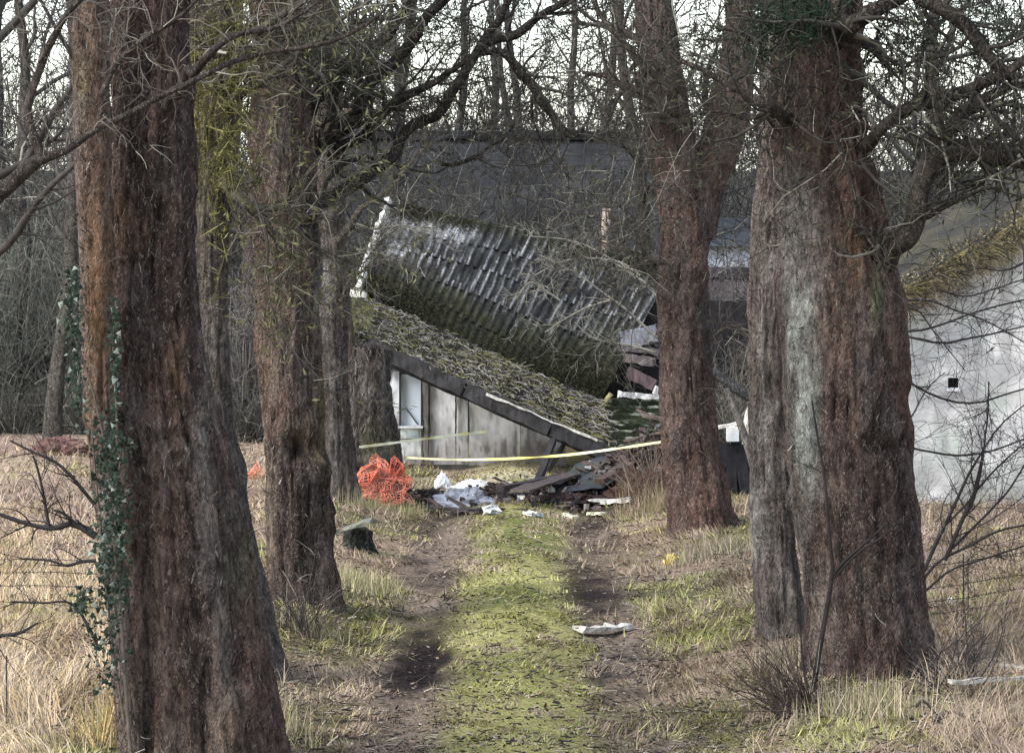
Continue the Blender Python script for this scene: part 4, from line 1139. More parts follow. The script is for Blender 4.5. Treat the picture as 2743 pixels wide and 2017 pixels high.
# lintel stone over the window at the left end
mb = MB(); mb.beam(P(386, 368, DW - .06), P(412, 370, DW - .06), .06, .05, (.10, .10, .11), n=3, rough=.004); mb.build('window_head', M_WOOD, SH, smooth=False)
mb = MB(); a = [P(388, 361, DW - .1), P(411, 367, DW - .1), P(390, 367.5, DW - .1)]
mb.add(a + [q + A([0, .04, 0]) for q in a], t=[[0, 2, 1], [3, 4, 5]], q=[[0, 1, 4, 3], [1, 2, 5, 4], [2, 0, 3, 5]], col=(.36, .33, .33)); mb.build('plaster_scrap', M_PLASTER, SH)
# right part: white lintel, dark opening, sideways corrugated sheets
mb = MB(); mb.box(tuple(P(600, 470, 40.6)), tuple(P(770, 300, 40.6) + A([0, .1, 0])), (.016, .015, .016)); mb.build('dark_void_sheet', M_WOOD, SH, smooth=False)  # near-black sheet painted in for the dark void inside the opening
mb = MB(); mb.beam(P(618, 393.5, 38.9), P(662, 397.5, 38.9), .08, .065, (.62, .61, .58), n=8, rough=.006, seed=2); mb.build('white_lintel', M_WOOD, SH, smooth=False)
mb = MB(); mb.beam(P(606, 402, 38.8), P(611, 393, 38.8), .05, .05, (.45, .42, .2), n=2, rough=.008); mb.build('mossy_stub', M_MOSS, SH)
mb = MB(); mb.beam(P(655.5, 394, 38.85), P(658, 386, 38.85), .06, .06, (.6, .58, .55), n=2, rough=.006); mb.build('broken_jamb', M_WOOD, SH, smooth=False)
def flat_sheet(c4, ncor, vert, seed, amp=.022, name='loose_sheet'):
    U, V = np.meshgrid(np.linspace(0, 1, 40 if vert else 160), np.linspace(0, 1, 130 if vert else 40))
    p = bil(c4, U, V); ph = V if vert else U
    nr = nrm(np.cross(A(c4[2]) - A(c4[1]), A(c4[0]) - A(c4[1])))
    n = fbm(p * A([5, 5, 5]), 140 + seed, 3); n2 = fbm(p * A([9, 9, 30]) if vert else p * 14, 141 + seed, 3)
    p = p + nr * (amp * 1.4 * np.sin(ph * ncor * 2 * np.pi + (n - .5) * 2))[..., None]
    c = mix(A([.014, .018, .010]), A([.035, .042, .024]), np.clip((n - .4) * 4, 0, 1))
    c = mix(c, A([.30, .31, .25]), np.clip((n2 - .55) * 5, 0, .8) * (np.sin(ph * ncor * 2 * np.pi) > .5))
    mb = MB(); mb.grid(p, c); mb.grid((p + A([0, .012, 0]))[::-1], c[::-1] * .7)
    return mb.build(name, M_ROOF, SH)
flat_sheet((P(604, 399, 38.9), P(606, 428, 38.5), P(672, 426, 38.5), P(670, 399, 38.9)), 4, True, 1)
flat_sheet((P(604, 424, 38.55), P(608, 452, 38.1), P(674, 448, 38.1), P(672, 423, 38.55)), 4, True, 2)
for k, (a, b, w, h, col) in enumerate((((628, 372), (655, 385), .05, .13, (.09, .065, .07)), ((624, 357), (654, 362), .05, .10, (.10, .085, .085)), ((618, 348), (660, 352), .05, .06, (.07, .06, .062)), ((622, 340), (658, 333), .05, .20, (.16, .17, .20)))):
    mb = MB(); mb.beam(P(*a, 39.6), P(*b, 39.4), w, h, col, n=4, rough=.008, seed=k); mb.build('fallen_board', M_WOOD, SH, smooth=False)
mb = MB(); mb.beam(P(553, 440, 38.2), G(534, 494) + A([0, 0, .02]), .07, .07, (.03, .026, .025), n=8, rough=.006, seed=7); mb.build('prop_post', M_WOOD, SH, smooth=False)
mb = MB(); mb.beam(P(548, 472, 38.6), P(566, 440, 38.6), .04, .05, (.03, .03, .028), n=4, rough=.004); mb.build('brace', M_WOOD, SH, smooth=False)

# moss cushions on the lower left of the roof and the ridge
r = np.random.default_rng(12)
n_ = 16000
u = np.where(r.random(n_) < .5, np.abs(r.normal(0, .17, n_)) % 1, 1 - np.abs(r.normal(0, .26, n_)) % 1); v = np.where(r.random(n_) < .6, 1 - np.abs(r.normal(0, .13, n_)), np.abs(r.normal(0, .07, n_)))
pos = bil(RCORN, u, v) + nU * (r.random(n_) * .035 + .005)[:, None]
lc = mix(A([.018, .02, .011]), A([.052, .05, .026]), r.random(n_)) * (.6 + .6 * r.random((n_, 1)))
mb = MB(); leaf_cards(mb, pos, .011, lc, 21, 1.5)
stuff(mb.build('roof_moss', M_LEAF, SH, smooth=False))

# ------------------------------------------------------------------ tall stump under the roof corner, netting, tapes
root = thing('tree_stump', G(385, 503), 'tall dark broken stump propping the roof corner, pale scar on its bark', 'stump')
mb = MB()
rows = pxpath([(368, 505, 84), (370, 470, 66), (368, 420, 54), (367, 385, 46), (371, 362, 42), (373, 348, 40)], 35.0)
surf = stem(mb, rows, bark_col(A([.055, .045, .04]), A([.10, .085, .075]), A([.15, .13, .12]), 71, [(A([.30, .27, .25]), 366, 388, 5, 9, 1.6), (MOSSD, 375, 440, 24, 20, .8), (PALE, 384, 420, 2.5, 60, .7)]), 120, 96, .10, .3, .022, 4, 71, bumpy=.10)
mb.build('trunk', M_BARK, root)
stuff(flakes(surf, 500, 72, [PALE, GREY, DARKB], .05, .2).build('bark_flakes', M_BARK, root))

def netting(name, cx, base_y, wpx, hpx, d, seed, label, cell=2.2):
    "crumpled plastic mesh: strands of a folded net"
    nx, ny = int(wpx * 1.25 / cell), int(hpx * 1.7 / cell)
    U, V = np.meshgrid(np.linspace(0, 1, nx), np.linspace(0, 1, ny))
    r = np.random.default_rng(seed)
    n = fbm(np.stack([U * 5, V * 5, 0 * U + seed], -1), seed, 3) - .5
    n2 = fbm(np.stack([U * 6 + 9, V * 6, 0 * U + seed], -1), seed + 3, 3) - .5
    n3 = fbm(np.stack([U * 6, V * 7 + 9, 0 * U + seed], -1), seed + 5, 3) - .5
    peak = .95 - .35 * np.abs(U - .6) * 1.6 + .35 * (vn(np.stack([U * 7, 0 * U, 0 * U], -1), seed) - .5)
    X = cx + (U - .5) * wpx * (1.0 + .25 * (1 - V)) + n2 * 26 * (1 - .4 * V); Yp = base_y - V * hpx * peak + n3 * 16 * (1 - .2 * V)
    Y3 = np.minimum(Yp, base_y)
    s = d / F
    pts = np.stack([(X - W / 2) * s, d - .25 + n * .5 + .25 * V, np.zeros_like(X)], -1)
    zb = CZ - (base_y - HORIZON) * s
    pts[..., 2] = zb + (base_y - Y3) * s
    mb = MB(); cols = mix(A([.78, .15, .08]), A([.88, .42, .28]), np.clip(n * 2 + .5, 0, 1))
    mb.tubes(pts, np.full(X.shape, .0046), 3, cols)
    pt = pts.transpose(1, 0, 2); mb.tubes(pt, np.full(X.T.shape, .0046), 3, cols.transpose(1, 0, 2))
    o = mb.build(name, M_PLASTIC)
    tag(o, label, 'netting')
    return o
netting('safety_netting', 382, 502, 46, 46, 34.3, 31, 'crumpled orange plastic netting heaped at the foot of the tall stump', 2.1)
netting('safety_netting', 254, 490, 14, 26, 36.0, 37, 'small scrap of faded orange netting glimpsed between the left trees', 2.4)

def tape(name, pts, d0, d1, w, col, label, seed):
    L = A([P(x, y, d0 + (d1 - d0) * k / (len(pts) - 1)) for k, (x, y) in enumerate(pts)])
    R = resample(L, 60)
    t = np.linspace(0, 1, 60); r = np.random.default_rng(seed)
    tw = 0.5 * np.sin(t * 17 + 2) + 0.4 * np.sin(t * 41 + seed)
    s_ = np.stack([0 * t, np.sin(tw), np.cos(tw)], -1)
    mb = MB()
    v = np.stack([R - s_ * w / 2, R + s_ * w / 2], 0)
    cc = mix(A(col), A([.80, .72, .22]), np.clip(2.5 * (vn(np.stack([t * 11, 0 * t, 0 * t], -1), seed) - .45), 0, 1))
    mb.grid(v, A([cc, cc]))
    v2 = v + A([0, .004, 0]); mb.grid(v2[:, ::-1], A([cc[::-1], cc[::-1]]))
    return tag(mb.build(name, M_PLASTIC), label, 'tape')
tape('barrier_tape', [(359, 446.5), (385, 443.5), (420, 439), (455, 434.5), (487, 431)], 33.9, 36.5, .030, (.9, .88, .6), 'upper yellow barrier tape rising from the stump across the shed wall', 1)
tape('barrier_tape', [(404, 457), (450, 459), (500, 458.5), (560, 455), (610, 449), (664, 441)], 34.9, 31.1, .024, (.82, .79, .50), 'lower pale barrier tape stretched from the stump to the right tree', 2)

# ------------------------------------------------------------------ rubble and rubbish
def lump(name, px, py, wpx, hpx, col, col2, mat, label, cat, seed, dep=.7, amp=.45, fr=3.0, up=0.0):
    g0 = G(px, py); d = g0[1]
    s = d / F
    nu, nv = 34, 22
    th, ph = np.meshgrid(np.linspace(0, 2 * np.pi, nu), np.linspace(0, np.pi * .5, nv))
    q = np.stack([np.cos(th) * np.sin(ph + .02), np.sin(th) * np.sin(ph + .02), np.cos(ph)], -1)
    n = fbm(q * fr + seed, seed, 4); cr = 1 - np.abs(2 * vn(q * fr * 1.7 + seed, seed + 4) - 1)
    rad = 1 + amp * (n - .5) * 2 - .25 * amp * cr
    v = q * rad[..., None] * A([wpx / 2 * s, wpx / 2 * s * dep, hpx * s])
    v = v + g0 + A([0, wpx / 2 * s * dep * .5, up - .02])
    c = mix(A(col), A(col2), np.clip((n - .4) * 4, 0, 1))
    mb = MB(); mb.grid(v[::-1], c[::-1])
    return tag(mb.build(name, mat, smooth=amp < .3), label, cat)
lump('white_bag', 442, 488, 17, 17, (.78, .79, .80), (.66, .67, .69), M_PLASTIC, 'bright white crumpled bag standing among the rubble', 'bag', 3)
lump('white_sheet', 472, 490, 52, 12, (.76, .75, .71), (.60, .58, .52), M_PLASTIC, 'long low white sheet bundled right of the white bag', 'sheet', 5)
lump('yellowish_rag', 505, 486, 36, 6, (.62, .56, .34), (.72, .68, .5), M_PLASTIC, 'yellowish rag lying on the sunny grass by the shed wall', 'rag', 6)
lump('grey_tarpaulin', 462, 507, 72, 20, (.36, .38, .42), (.20, .21, .23), M_PLASTIC, 'crumpled blue-grey tarpaulin heaped at the end of the track', 'tarpaulin', 8, .7, .5, 3.5)
lump('rubble_heap', 427, 500, 30, 14, (.03, .026, .028), (.06, .05, .05), M_SOIL, 'small black burnt heap beside the orange netting', 'heap', 11, .7, .5)
lump('rubble_heap', 562, 505, 130, 13, (.085, .055, .052), (.05, .036, .035), M_SOIL, 'long reddish-brown rubble heap below the dark fallen sheet', 'heap', 12, .35, .6, 5)
lump('rubble_heap', 640, 500, 70, 34, (.12, .075, .055), (.07, .045, .036), M_SOIL, 'rusty brown heap of dead bramble against the second right tree', 'heap', 14, .5, .6, 5)
lump('rubble_heap', 490, 512, 90, 6, (.06, .052, .05), (.10, .085, .08), M_SOIL, 'thin dark strip of rubble across the track end', 'heap', 15, .4, .6, 6)
lump('yellow_wrapper', 671, 566, 17, 14, (.72, .56, .06), (.78, .66, .22), M_PLASTIC, 'crumpled yellow plastic wrapper on the verge by the second right tree', 'wrapper', 17, .7, .8, 4)
lump('white_scrap', 950, 604, 10, 9, (.72, .70, .68), (.6, .57, .55), M_PLASTIC, 'small white scrap lying in the right field', 'scrap', 18, .7, .7)
lump('bracken_mound', 60, 455, 70, 20, (.16, .085, .075), (.20, .13, .105), M_LITTER, 'pinkish-red mound of dead bracken at the far edge of the left field', 'bracken', 19, .5, .5, 5)

def board(a, b, w, h, col, label, name='plank', cat='plank', d0=None, mat=None, seed=0, rough=.006, lift=.03):
    pa = G(*a) if d0 is None else P(a[0], a[1], d0); pb = G(*b) if d0 is None else P(b[0], b[1], d0)
    if d0 is None: pa = pa + A([0, 0, lift]); pb = pb + A([0, 0, lift])
    mb = MB(); mb.beam(pa, pb, w, h, col, n=7, rough=rough, seed=seed)
    return tag(mb.build(name, mat or M_WOOD, smooth=False), label, cat)
WHT = (.52, .50, .46)
board((508, 494), (538, 492), .14, .05, WHT, 'short white board at the foot of the leaning prop', seed=1, lift=.06)
board((585, 507), (633, 504), .16, .05, WHT, 'white board lying right of centre at the track end', seed=2, lift=.05)
board((487, 513), (497, 513), .12, .05, (.55, .55, .52), 'small white block in front of the blue-grey tarpaulin', cat='block', name='white_block', seed=3, rough=.022)
board((527, 516), (540, 517), .12, .04, WHT, 'small white chip at the far end of the grass strip', cat='board', seed=4)
board((565, 517), (576, 520), .10, .03, (.6, .56, .42), 'cream board scrap nearest the right rut', cat='board', seed=5)
board((590, 516), (604, 516), .10, .03, (.6, .58, .42), 'cream board scrap next to another, further right', cat='board', seed=6)
board((500, 500), (560, 487), .10, .05, (.05, .04, .04), 'charred plank crossing the rubble below the prop', seed=7, lift=.12)
board((520, 506), (572, 489), .20, .03, (.08, .062, .054), 'broad brown board tilted on the rubble heap', cat='board', seed=8, lift=.16)
board((600, 502), (650, 470), .10, .06, (.095, .066, .054), 'reddish beam leaning up the bramble heap', cat='beam', seed=9, lift=.22)
board((420, 510), (470, 514), .06, .03, (.035, .03, .03), 'thin black lath in front of the tarpaulin', cat='lath', seed=10, lift=.04)
board((579, 634), (627, 630), .13, .025, (.42, .40, .35), 'weathered pale plank lying across the right wheel rut', seed=11, lift=.035, rough=.012)
board((950, 698), (1035, 692), .045, .02, (.34, .31, .26), 'pale plank in the grass right of the nearest right tree', seed=12, lift=.10)
board((1000, 690), (1032, 694), .03, .012, (.28, .25, .21), 'thin pale lath crossing the plank at the right edge', cat='lath', seed=13, lift=.16)
r = np.random.default_rng(66); n = 2000
x = np.where(r.random(n) < .75, r.normal(1.5, .7, n), r.normal(.2, .7, n)); y = np.where(x > .7, r.normal(36.4, .8, n), r.normal(35.0, .5, n)); hp = .6 * np.exp(-((x - 1.75) / .55) ** 2 - ((y - 36.2) / .7) ** 2)
z = gz(x, y) + .01 + .10 * r.random(n) ** 3 + hp * r.random(n)
sz = (.010 + .030 * r.random(n) ** 3)[:, None, None]
hx = A([[-1, -1, -1], [1, -1, -1], [1, 1, -1], [-1, 1, -1], [-1, -1, 1], [1, -1, 1], [1, 1, 1], [-1, 1, 1]])[None] * r.uniform(.25, 1.1, (n, 1, 3)) + r.normal(0, .25, (n, 8, 3))
v = np.stack([x, y, z], -1)[:, None] + hx * sz
i8 = np.arange(n * 8).reshape(n, 8)
q = np.concatenate([i8[:, k] for k in ([3, 2, 1, 0], [4, 5, 6, 7], [0, 1, 5, 4], [1, 2, 6, 5], [2, 3, 7, 6], [3, 0, 4, 7])])
pk = r.choice(6, n, p=[.3, .25, .2, .1, .1, .05])
cc = A([[.03, .027, .027], [.07, .05, .047], [.12, .09, .08], [.25, .23, .21], [.04, .04, .045], [.62, .6, .56]])[pk] * (.6 + .7 * r.random((n, 1)))
mb = MB(); mb.add(v.reshape(-1, 3), q=q, col=np.repeat(cc, 8, axis=0))
tag(stuff(mb.build('rubble_bits', M_WOOD, smooth=False)), 'small broken bits of rubble strewn over the track end', 'rubble')
n = 420
x = np.where(r.random(n) < .7, r.normal(1.55, .6, n), r.normal(.3, .8, n)); y = np.where(x > .6, r.normal(36.2, .6, n), r.normal(35.0, .4, n))
z = gz(x, y) + .03 + .62 * np.exp(-((x - 1.75) / .6) ** 2 - ((y - 36.2) / .7) ** 2) * r.random(n)
L = r.uniform(.08, .55, n); az = r.uniform(0, np.pi, n); el = r.normal(0, .3, n)
dv = np.stack([np.cos(az) * np.cos(el), np.sin(az) * np.cos(el), np.sin(el)], -1)
pc = np.stack([x, y, z], -1)
mb = MB()
for k in range(n):
    q0 = A([[.05, .038, .034], [.10, .07, .058], [.16, .12, .10], [.03, .027, .026], [.30, .27, .23]])[r.choice(5, p=[.3, .28, .2, .15, .07])] * r.uniform(.7, 1.3)
    mb.beam(pc[k] - dv[k] * L[k] / 2, pc[k] + dv[k] * L[k] / 2, r.uniform(.015, .07), r.uniform(.01, .03), q0, n=2, rough=.006, seed=k)
tag(stuff(mb.build('splintered_timber', M_WOOD, smooth=False)), 'jumble of splintered brown timber heaped beside the second right tree', 'timber')
# dark fallen sheet under the tape
c4 = (P(578, 462, 37.6), G(541, 498) + A([0, 0, .05]), G(600, 500) + A([0, 0, .12]), P(664, 446, 37.4))
U, V = np.meshgrid(np.linspace(0, 1, 50), np.linspace(0, 1, 30))
p = bil(c4, U, V); n = fbm(p * 4, 151, 3); p = p + A([0, -.4, .3]) * ((n - .5) * .25)[..., None]
mb = MB(); mb.grid(p, mix(A([.05, .055, .045]), A([.035, .035, .042]), np.clip((n - .4) * 4, 0, 1)))
mb.grid((p + A([0, .02, -.01]))[::-1], A([.03, .03, .03]) * np.ones(p.shape))
tag(mb.build('dark_sheet', M_PANEL), 'dark olive-grey sheet sloping down under the lower tape', 'sheet')

# cut stump with pale slanting top, left verge
root = thing('cut_stump', G(358, 545), 'short dark cut stump with a pale slanting top on the left verge', 'stump')
g0 = G(358, 549); s = g0[1] / F
mb = MB(); rows = A([[g0[0], g0[1], g0[2] - .05, 17 * s], [g0[0] - .01, g0[1], g0[2] + 10 * s, 14 * s], [g0[0] + .01, g0[1], g0[2] + 21 * s, 13 * s]])
stem(mb, rows, bark_col(A([.028, .032, .026]), A([.05, .052, .045]), A([.07, .07, .06]), 161), 40, 64, .04, .1, .014, 5, 161)
mb.build('trunk', M_BARK, root)
mb = MB(); mb.beam(P(335, 531, g0[1] - .15), P(372, 521, g0[1] - .15), .26, .03, (.15, .15, .115), n=6, rough=.01, seed=3); mb.build('cut_top', M_WOOD, root, smooth=False)

# ------------------------------------------------------------------ clutter between the two right trees
root = thing('white_box', P(733, 438, 34.0), 'white box above the dark void between the right trees', 'box')
mb = MB(); mb.box(tuple(P(727, 441, 34.0)), tuple(P(739, 427, 34.0) + A([0, .12, 0])), (.72, .73, .74)); mb.build('case', M_PLASTIC, root, smooth=False)
mb = MB(); mb.beam(P(712, 428, 33.9), P(737, 423.5, 33.9), .06, .03, (.6, .56, .52), n=3, rough=.004); mb.build('flap', M_WOOD, root, smooth=False)
root = thing('void_boards', G(735, 508), 'black upright boards put in for the dark void beneath the white box between the right trees', 'boards')  # near-black boards added to stand for the dark void under the box
for k, (xa, xb, col) in enumerate(((724, 716, .012), (728, 724, .018), (732, 731, .010), (736, 739, .016), (740, 747, .012), (745, 752, .02))):
    mb = MB(); mb.beam(P(xa, 441.5 + (k % 3) * 2, 34.1 + .02 * (k % 2)), P(xb, 508, 34.0 + .05 * (k % 2)), .11, .03, (col, col * .95, col * 1.2), upv=(0, 1, 0), n=7, rough=.008, seed=40 + k); mb.build('board', M_WOOD, root, smooth=False)
def pole(name, pts, d, col, label, cat, seed=0, sides=8):
    R = resample(pxpath(pts, d), 24)
    mb = MB(); c = A(col)[None] * (.75 + .5 * vn(R[:, :3] * 11, seed))[:, None]
    mb.tubes(R[None, :, :3], np.abs(R[None, :, 3]), sides, c[None], cap=True)
    return tag(mb.build(name, M_BARK), label, cat)
pole('leaning_pole', [(726, 388, 6), (736, 412, 7), (746, 440, 7.5), (757, 480, 8), (768, 520, 8.5)], 32.0, (.20, .185, .165), 'grey bare pole leaning against the near right tree', 'pole', 3)
pole('split_wood', [(757, 396, 5), (751, 412, 11), (747, 430, 9), (744, 444, 4)], 32.4, (.72, .69, .62), 'freshly split pale wood beside the leaning grey pole', 'wood', 4)
pole('fallen_trunk', [(712, 370, 8), (730, 384, 10), (750, 396, 11), (775, 410, 11)], 35.5, (.07, .072, .075), 'dark fallen trunk slanting behind the leaning pole', 'log', 5)
pole('dead_snag', [(607, 208, 9), (606, 222, 9), (605, 236, 7), (606, 262, 7)], 43.5, (.46, .38, .30), 'pale broken snag standing behind the collapsed roof', 'snag', 6)

# ------------------------------------------------------------------ barbed wire fences
def wire_fence(label, strands, d0, d1, stakes, seed):
    f0 = G(stakes[0][0], stakes[0][2])
    root = thing('barbed_wire_fence', f0, label, 'fence')
    r = np.random.default_rng(seed)
    for st_ in strands:
        L = A([P(x, y, d0 + (d1 - d0) * k / (len(st_) - 1)) for k, (x, y) in enumerate(st_)])
        R = resample(L, 60); R[:, 2] += r.normal(0, .002, 60)
        mb = MB(); mb.tubes(R[None], np.full((1, 60), .0028), 4, A([.045, .035, .032]))
        k = r.choice(60, 16, replace=False)
        p = R[k]; d = nrm(r.normal(0, 1, (16, 3)) * A([.3, 1, 1]))
        for sg in (1, -1):
            pa = p[:, None] + d[:, None] * sg * .018 * np.linspace(-.6, 1, 2)[None, :, None]
            d = nrm(np.cross(d, A([1, 0, 0])))
            mb.tubes(pa, np.full((16, 2), .0028), 3, A([.05, .04, .036]))
        mb.build('strand', M_TWIG, root)
    for (x, y0, y1, w, d) in stakes:
        mb = MB(); R = resample(pxpath([(x, y1, w), (x + .6, (y0 + y1) / 2, w), (x + .3, y0, w)], d), 10)
        mb.tubes(R[None, :, :3], R[None, :, 3], 6, A([.05, .042, .04]), cap=True); mb.build('stake', M_TWIG, root)
wire_fence('rusty barbed wire strands with a thin stake left of the nearest left tree',
    [[(-40, 556), (0, 559), (40, 558), (122, 563)], [(-40, 570), (0, 572), (48, 571.5), (124, 575)], [(-40, 583), (0, 585), (50, 585), (126, 590)], [(-40, 598), (0, 601), (60, 604), (128, 610)]], 24.0, 21.6, [(6, 655, 768, 1.8, 19.0), (-30, 540, 640, 2.2, 24.0)], 1)
wire_fence('rusty barbed wire strands with thin stakes right of the nearest right tree',
    [[(925, 566), (965, 561), (1000, 555), (1060, 548)], [(926, 588), (960, 584), (1000, 577), (1060, 570)], [(928, 601), (965, 597), (1005, 590), (1060, 583)], [(930, 614), (965, 609), (1005, 603), (1060, 596)]], 22.2, 25.0, [(963, 553, 640, 1.8, 23.3), (967.5, 556, 642, 1.2, 23.4)], 2)

# ------------------------------------------------------------------ bare shrubs and saplings
def shrub(name, label, base, n, lo, hi, spread, seed, r0=.010, col=(.06, .05, .045), pale=.15, cfg=None, lean=(0, 0), group=None, K=9, fine=.0025):
    r = np.random.default_rng(seed)
    root = thing(name, base, label, 'shrub', group)
    az = r.uniform(0, 2 * np.pi, n); an = np.abs(r.normal(0, spread, n))
    d = np.stack([np.cos(az) * np.sin(an) + lean[0], np.sin(az) * np.sin(an) + lean[1], np.cos(an)], -1); d = nrm(d)
    L = r.uniform(lo, hi, n)
    out = np.zeros((n, K, 3)); out[:, 0] = A(base) + np.stack([r.normal(0, .08, n), r.normal(0, .08, n), np.full(n, -.05)], -1)
    st_ = r.normal(0, .1, (n, 3))
    for k in range(1, K):
        st_ = st_ * .5 + r.normal(0, .09, (n, 3)); d = nrm(d + st_)
        out[:, k] = out[:, k - 1] + d * (L / (K - 1))[:, None]
    ra = (r0 * (.5 + r.random(n)))[:, None] * np.linspace(1, .35, K)[None]
    mb = MB(); mb.tubes(out, ra, 3, twig_cols(n, seed, A(col), .3, pale)); mb.build('stems', M_TWIG, root)
    if cfg:
        mb = MB(); pa, rr = out, ra
        for li, cf in enumerate(cfg):
            pa, rr, _ = grow(pa, rr, *cf, seed=seed * 7 + li, rmin=fine)
            mb.tubes(pa, rr, 3, twig_cols(len(pa), seed + li, A(col), .35, pale))
        stuff(mb.build('twigs', M_TWIG, root))
    return root

def lines_plant(name, label, lines, d, col, seed, cfg, pale=.1, cat='shrub', base=None, fine=.002):
    lm = [P1(l, d) for l in lines]
    root = thing(name, base if base is not None else lm[0][0][0], label, cat)
    for p, q in lm:
        mb = MB(); mb.tubes(p[None], q[None], 6, A(col)); mb.build('stem', M_TWIG, root)
    mb = MB(); pa = A([l[0] for l in lm]); rr = A([l[1] for l in lm])
    for li, cf in enumerate(cfg):
        pa, rr, _ = grow(pa, rr, *cf, seed=seed * 7 + li, rmin=fine)
        mb.tubes(pa, rr, 3, twig_cols(len(pa), seed + li, A(col), .3, pale))
    stuff(mb.build('twigs', M_TWIG, root))
    return root
TW = [(7, .15, .5, .5, .8, .1, .14, 6, .15), (4, .08, .25, .6, .8, .05, .18, 4, .2)]
DK = (.03, .026, .026)
# sapling in front of the near right tree
lines_plant('sapling', 'thin dark forked sapling in front of the nearest right trunk', [[(812, 706, 6), (816, 670, 6), (823, 630, 5.5), (830, 590, 5), (833, 574, 4.5), (829, 530, 4), (825, 480, 3), (818, 440, 2.5), (812, 400, 2)],
     [(833, 574, 3.5), (845, 560, 3), (862, 545, 2.5), (885, 525, 2)], [(834, 577, 3.5), (858, 552, 3), (880, 538, 2.5), (900, 520, 2)], [(812, 700, 4), (806, 680, 3), (802, 655, 2), (800, 610, 1.5)]], 20.2, (.022, .018, .017), 31, [(5, .1, .3, .5, .7, .2, .12, 5, .3)], base=G(812, 706))
shrub('sucker_shoots', 'brushy spray of brown sucker shoots left of the sapling, before the right trunk', G(806, 712), 120, .25, .65, .45, 32, .005, (.06, .044, .038), .04, None, (-.55, 0))
# branches of the bushes in front of the white gable
lines_plant('bare_bush', 'bare dark bush with arching branches in front of the white gable', [[(922, 575, 3.9), (935, 545, 3.9), (952, 510, 3.3), (968, 475, 2.8), (980, 455, 2.2), (1000, 425, 1.7), (1030, 400, 1.1)],
     [(922, 580, 3.3), (940, 560, 2.8), (970, 545, 2.8), (1000, 530, 2.2), (1040, 522, 1.7)], [(945, 525, 2.8), (965, 505, 2.2), (985, 480, 2.2), (1010, 455, 1.7), (1040, 430, 1.1)],
     [(885, 440, 2.4), (914, 448, 2.2), (935, 452, 2.2), (957, 455, 2.2), (985, 452, 1.9), (1010, 444, 1.7), (1040, 432, 1.4)], [(952, 548, 3.0), (1000, 500, 2.2), (1015, 480, 1.9), (1030, 455, 1.7)], [(926, 590, 2.8), (950, 570, 2.2), (985, 558, 1.9), (1040, 540, 1.7)], [(945, 560, 4.0), (962, 520, 4.4), (972, 500, 5.0), (980, 470, 3.9), (985, 440, 1.7)]], 23.0, DK, 33,
     [(10, .25, .8, .45, .8, .15, .14, 7, .12), (5, .1, .4, .6, .8, .05, .18, 5, .15), (2, .06, .2, .7, .8, 0, .2, 4, .2)], pale=.04, base=G(922, 590))
lines_plant('overhanging_branch', 'dark arching twigs hanging across the upper white gable', [[(866, 331, 2.6), (906, 331, 2.4), (925, 329, 2.4), (948, 322, 2.1), (972, 313, 1.8), (1000, 305, 1.8), (1040, 296, 1.5)], [(866, 336, 2.6), (906, 336, 2.4), (928, 341, 2.4), (947, 342.5, 2.3), (968, 338, 2.1), (990, 334, 1.8), (1040, 322, 1.2)],
     [(860, 376, 2.6), (900, 376, 2.4), (916, 386, 2.4), (932, 394, 2.4), (954, 401.5, 2.3), (980, 402, 2.1), (1005, 394, 1.8), (1040, 384, 1.2)], [(989, 381, 1.3), (987.5, 415, 2), (984, 448, 0.9)], [(868, 300, 2.6), (908, 300, 2.4), (930, 300, 1.8), (955, 310, 1.8), (985, 320, 1.5), (1030, 345, 1.2)],
     [(875, 309, 2.6), (915, 309, 1.8), (930, 326, 1.5), (945, 345, 1.2), (965, 370, 0.9)], [(940, 290, 1.8), (965, 296, 1.5), (990, 290, 1.5), (1035, 275, 1.2)], [(1030, 260, 2.4), (1005, 270, 1.8), (980, 268, 1.5), (960, 272, 1.2)], [(866, 420, 2.6), (906, 420, 1.8), (920, 400, 1.5), (930, 385, 1.2), (945, 372, 0.9)]], 22.5, DK, 34,
     [(12, .15, .7, .5, .7, -.05, .16, 7, .1), (5, .08, .3, .6, .8, 0, .2, 4, .15)], pale=.03, cat='branch', base=P(900, 376, 22.5))
lines_plant('dead_climber', 'pale dead climber stems sprawling over the right half of the collapsed roof', [[(672, 345, 4), (655, 335, 3.5), (640, 322, 3), (625, 308, 2.5), (600, 290, 2), (575, 272, 1.6), (540, 255, 1.2)], [(660, 300, 3.5), (645, 282, 3), (622, 268, 2.6), (600, 252, 2.2), (570, 240, 1.6), (530, 236, 1.2)],
     [(655, 352, 3), (630, 345, 2.6), (610, 342, 2.2), (590, 336, 1.6), (575, 322, 1.2)], [(640, 275, 3), (620, 262, 2.6), (590, 258, 2), (560, 262, 1.6), (535, 275, 1.2)], [(560, 300, 2.4), (545, 290, 2), (530, 282, 1.6), (515, 300, 1.2)], [(610, 300, 2.4), (590, 306, 2), (566, 318, 1.6), (545, 332, 1.2)],
     [(338, 215, 3), (352, 222, 2.6), (372, 228, 2.4), (392, 226, 2.2), (412, 226, 1.6), (430, 232, 1.2)], [(350, 245, 2.4), (362, 250, 2), (380, 240, 1.6), (396, 222, 1.2)]], 38.4, (.19, .18, .15), 41,
     [(9, .2, .6, .6, .8, .0, .16, 6, .1), (5, .1, .35, .7, .8, 0, .2, 4, .2), (2, .06, .2, .8, .8, 0, .2, 3, .2)], pale=.4, base=P(672, 345, 38.4) * A([1, 1, 0]), fine=.0035)
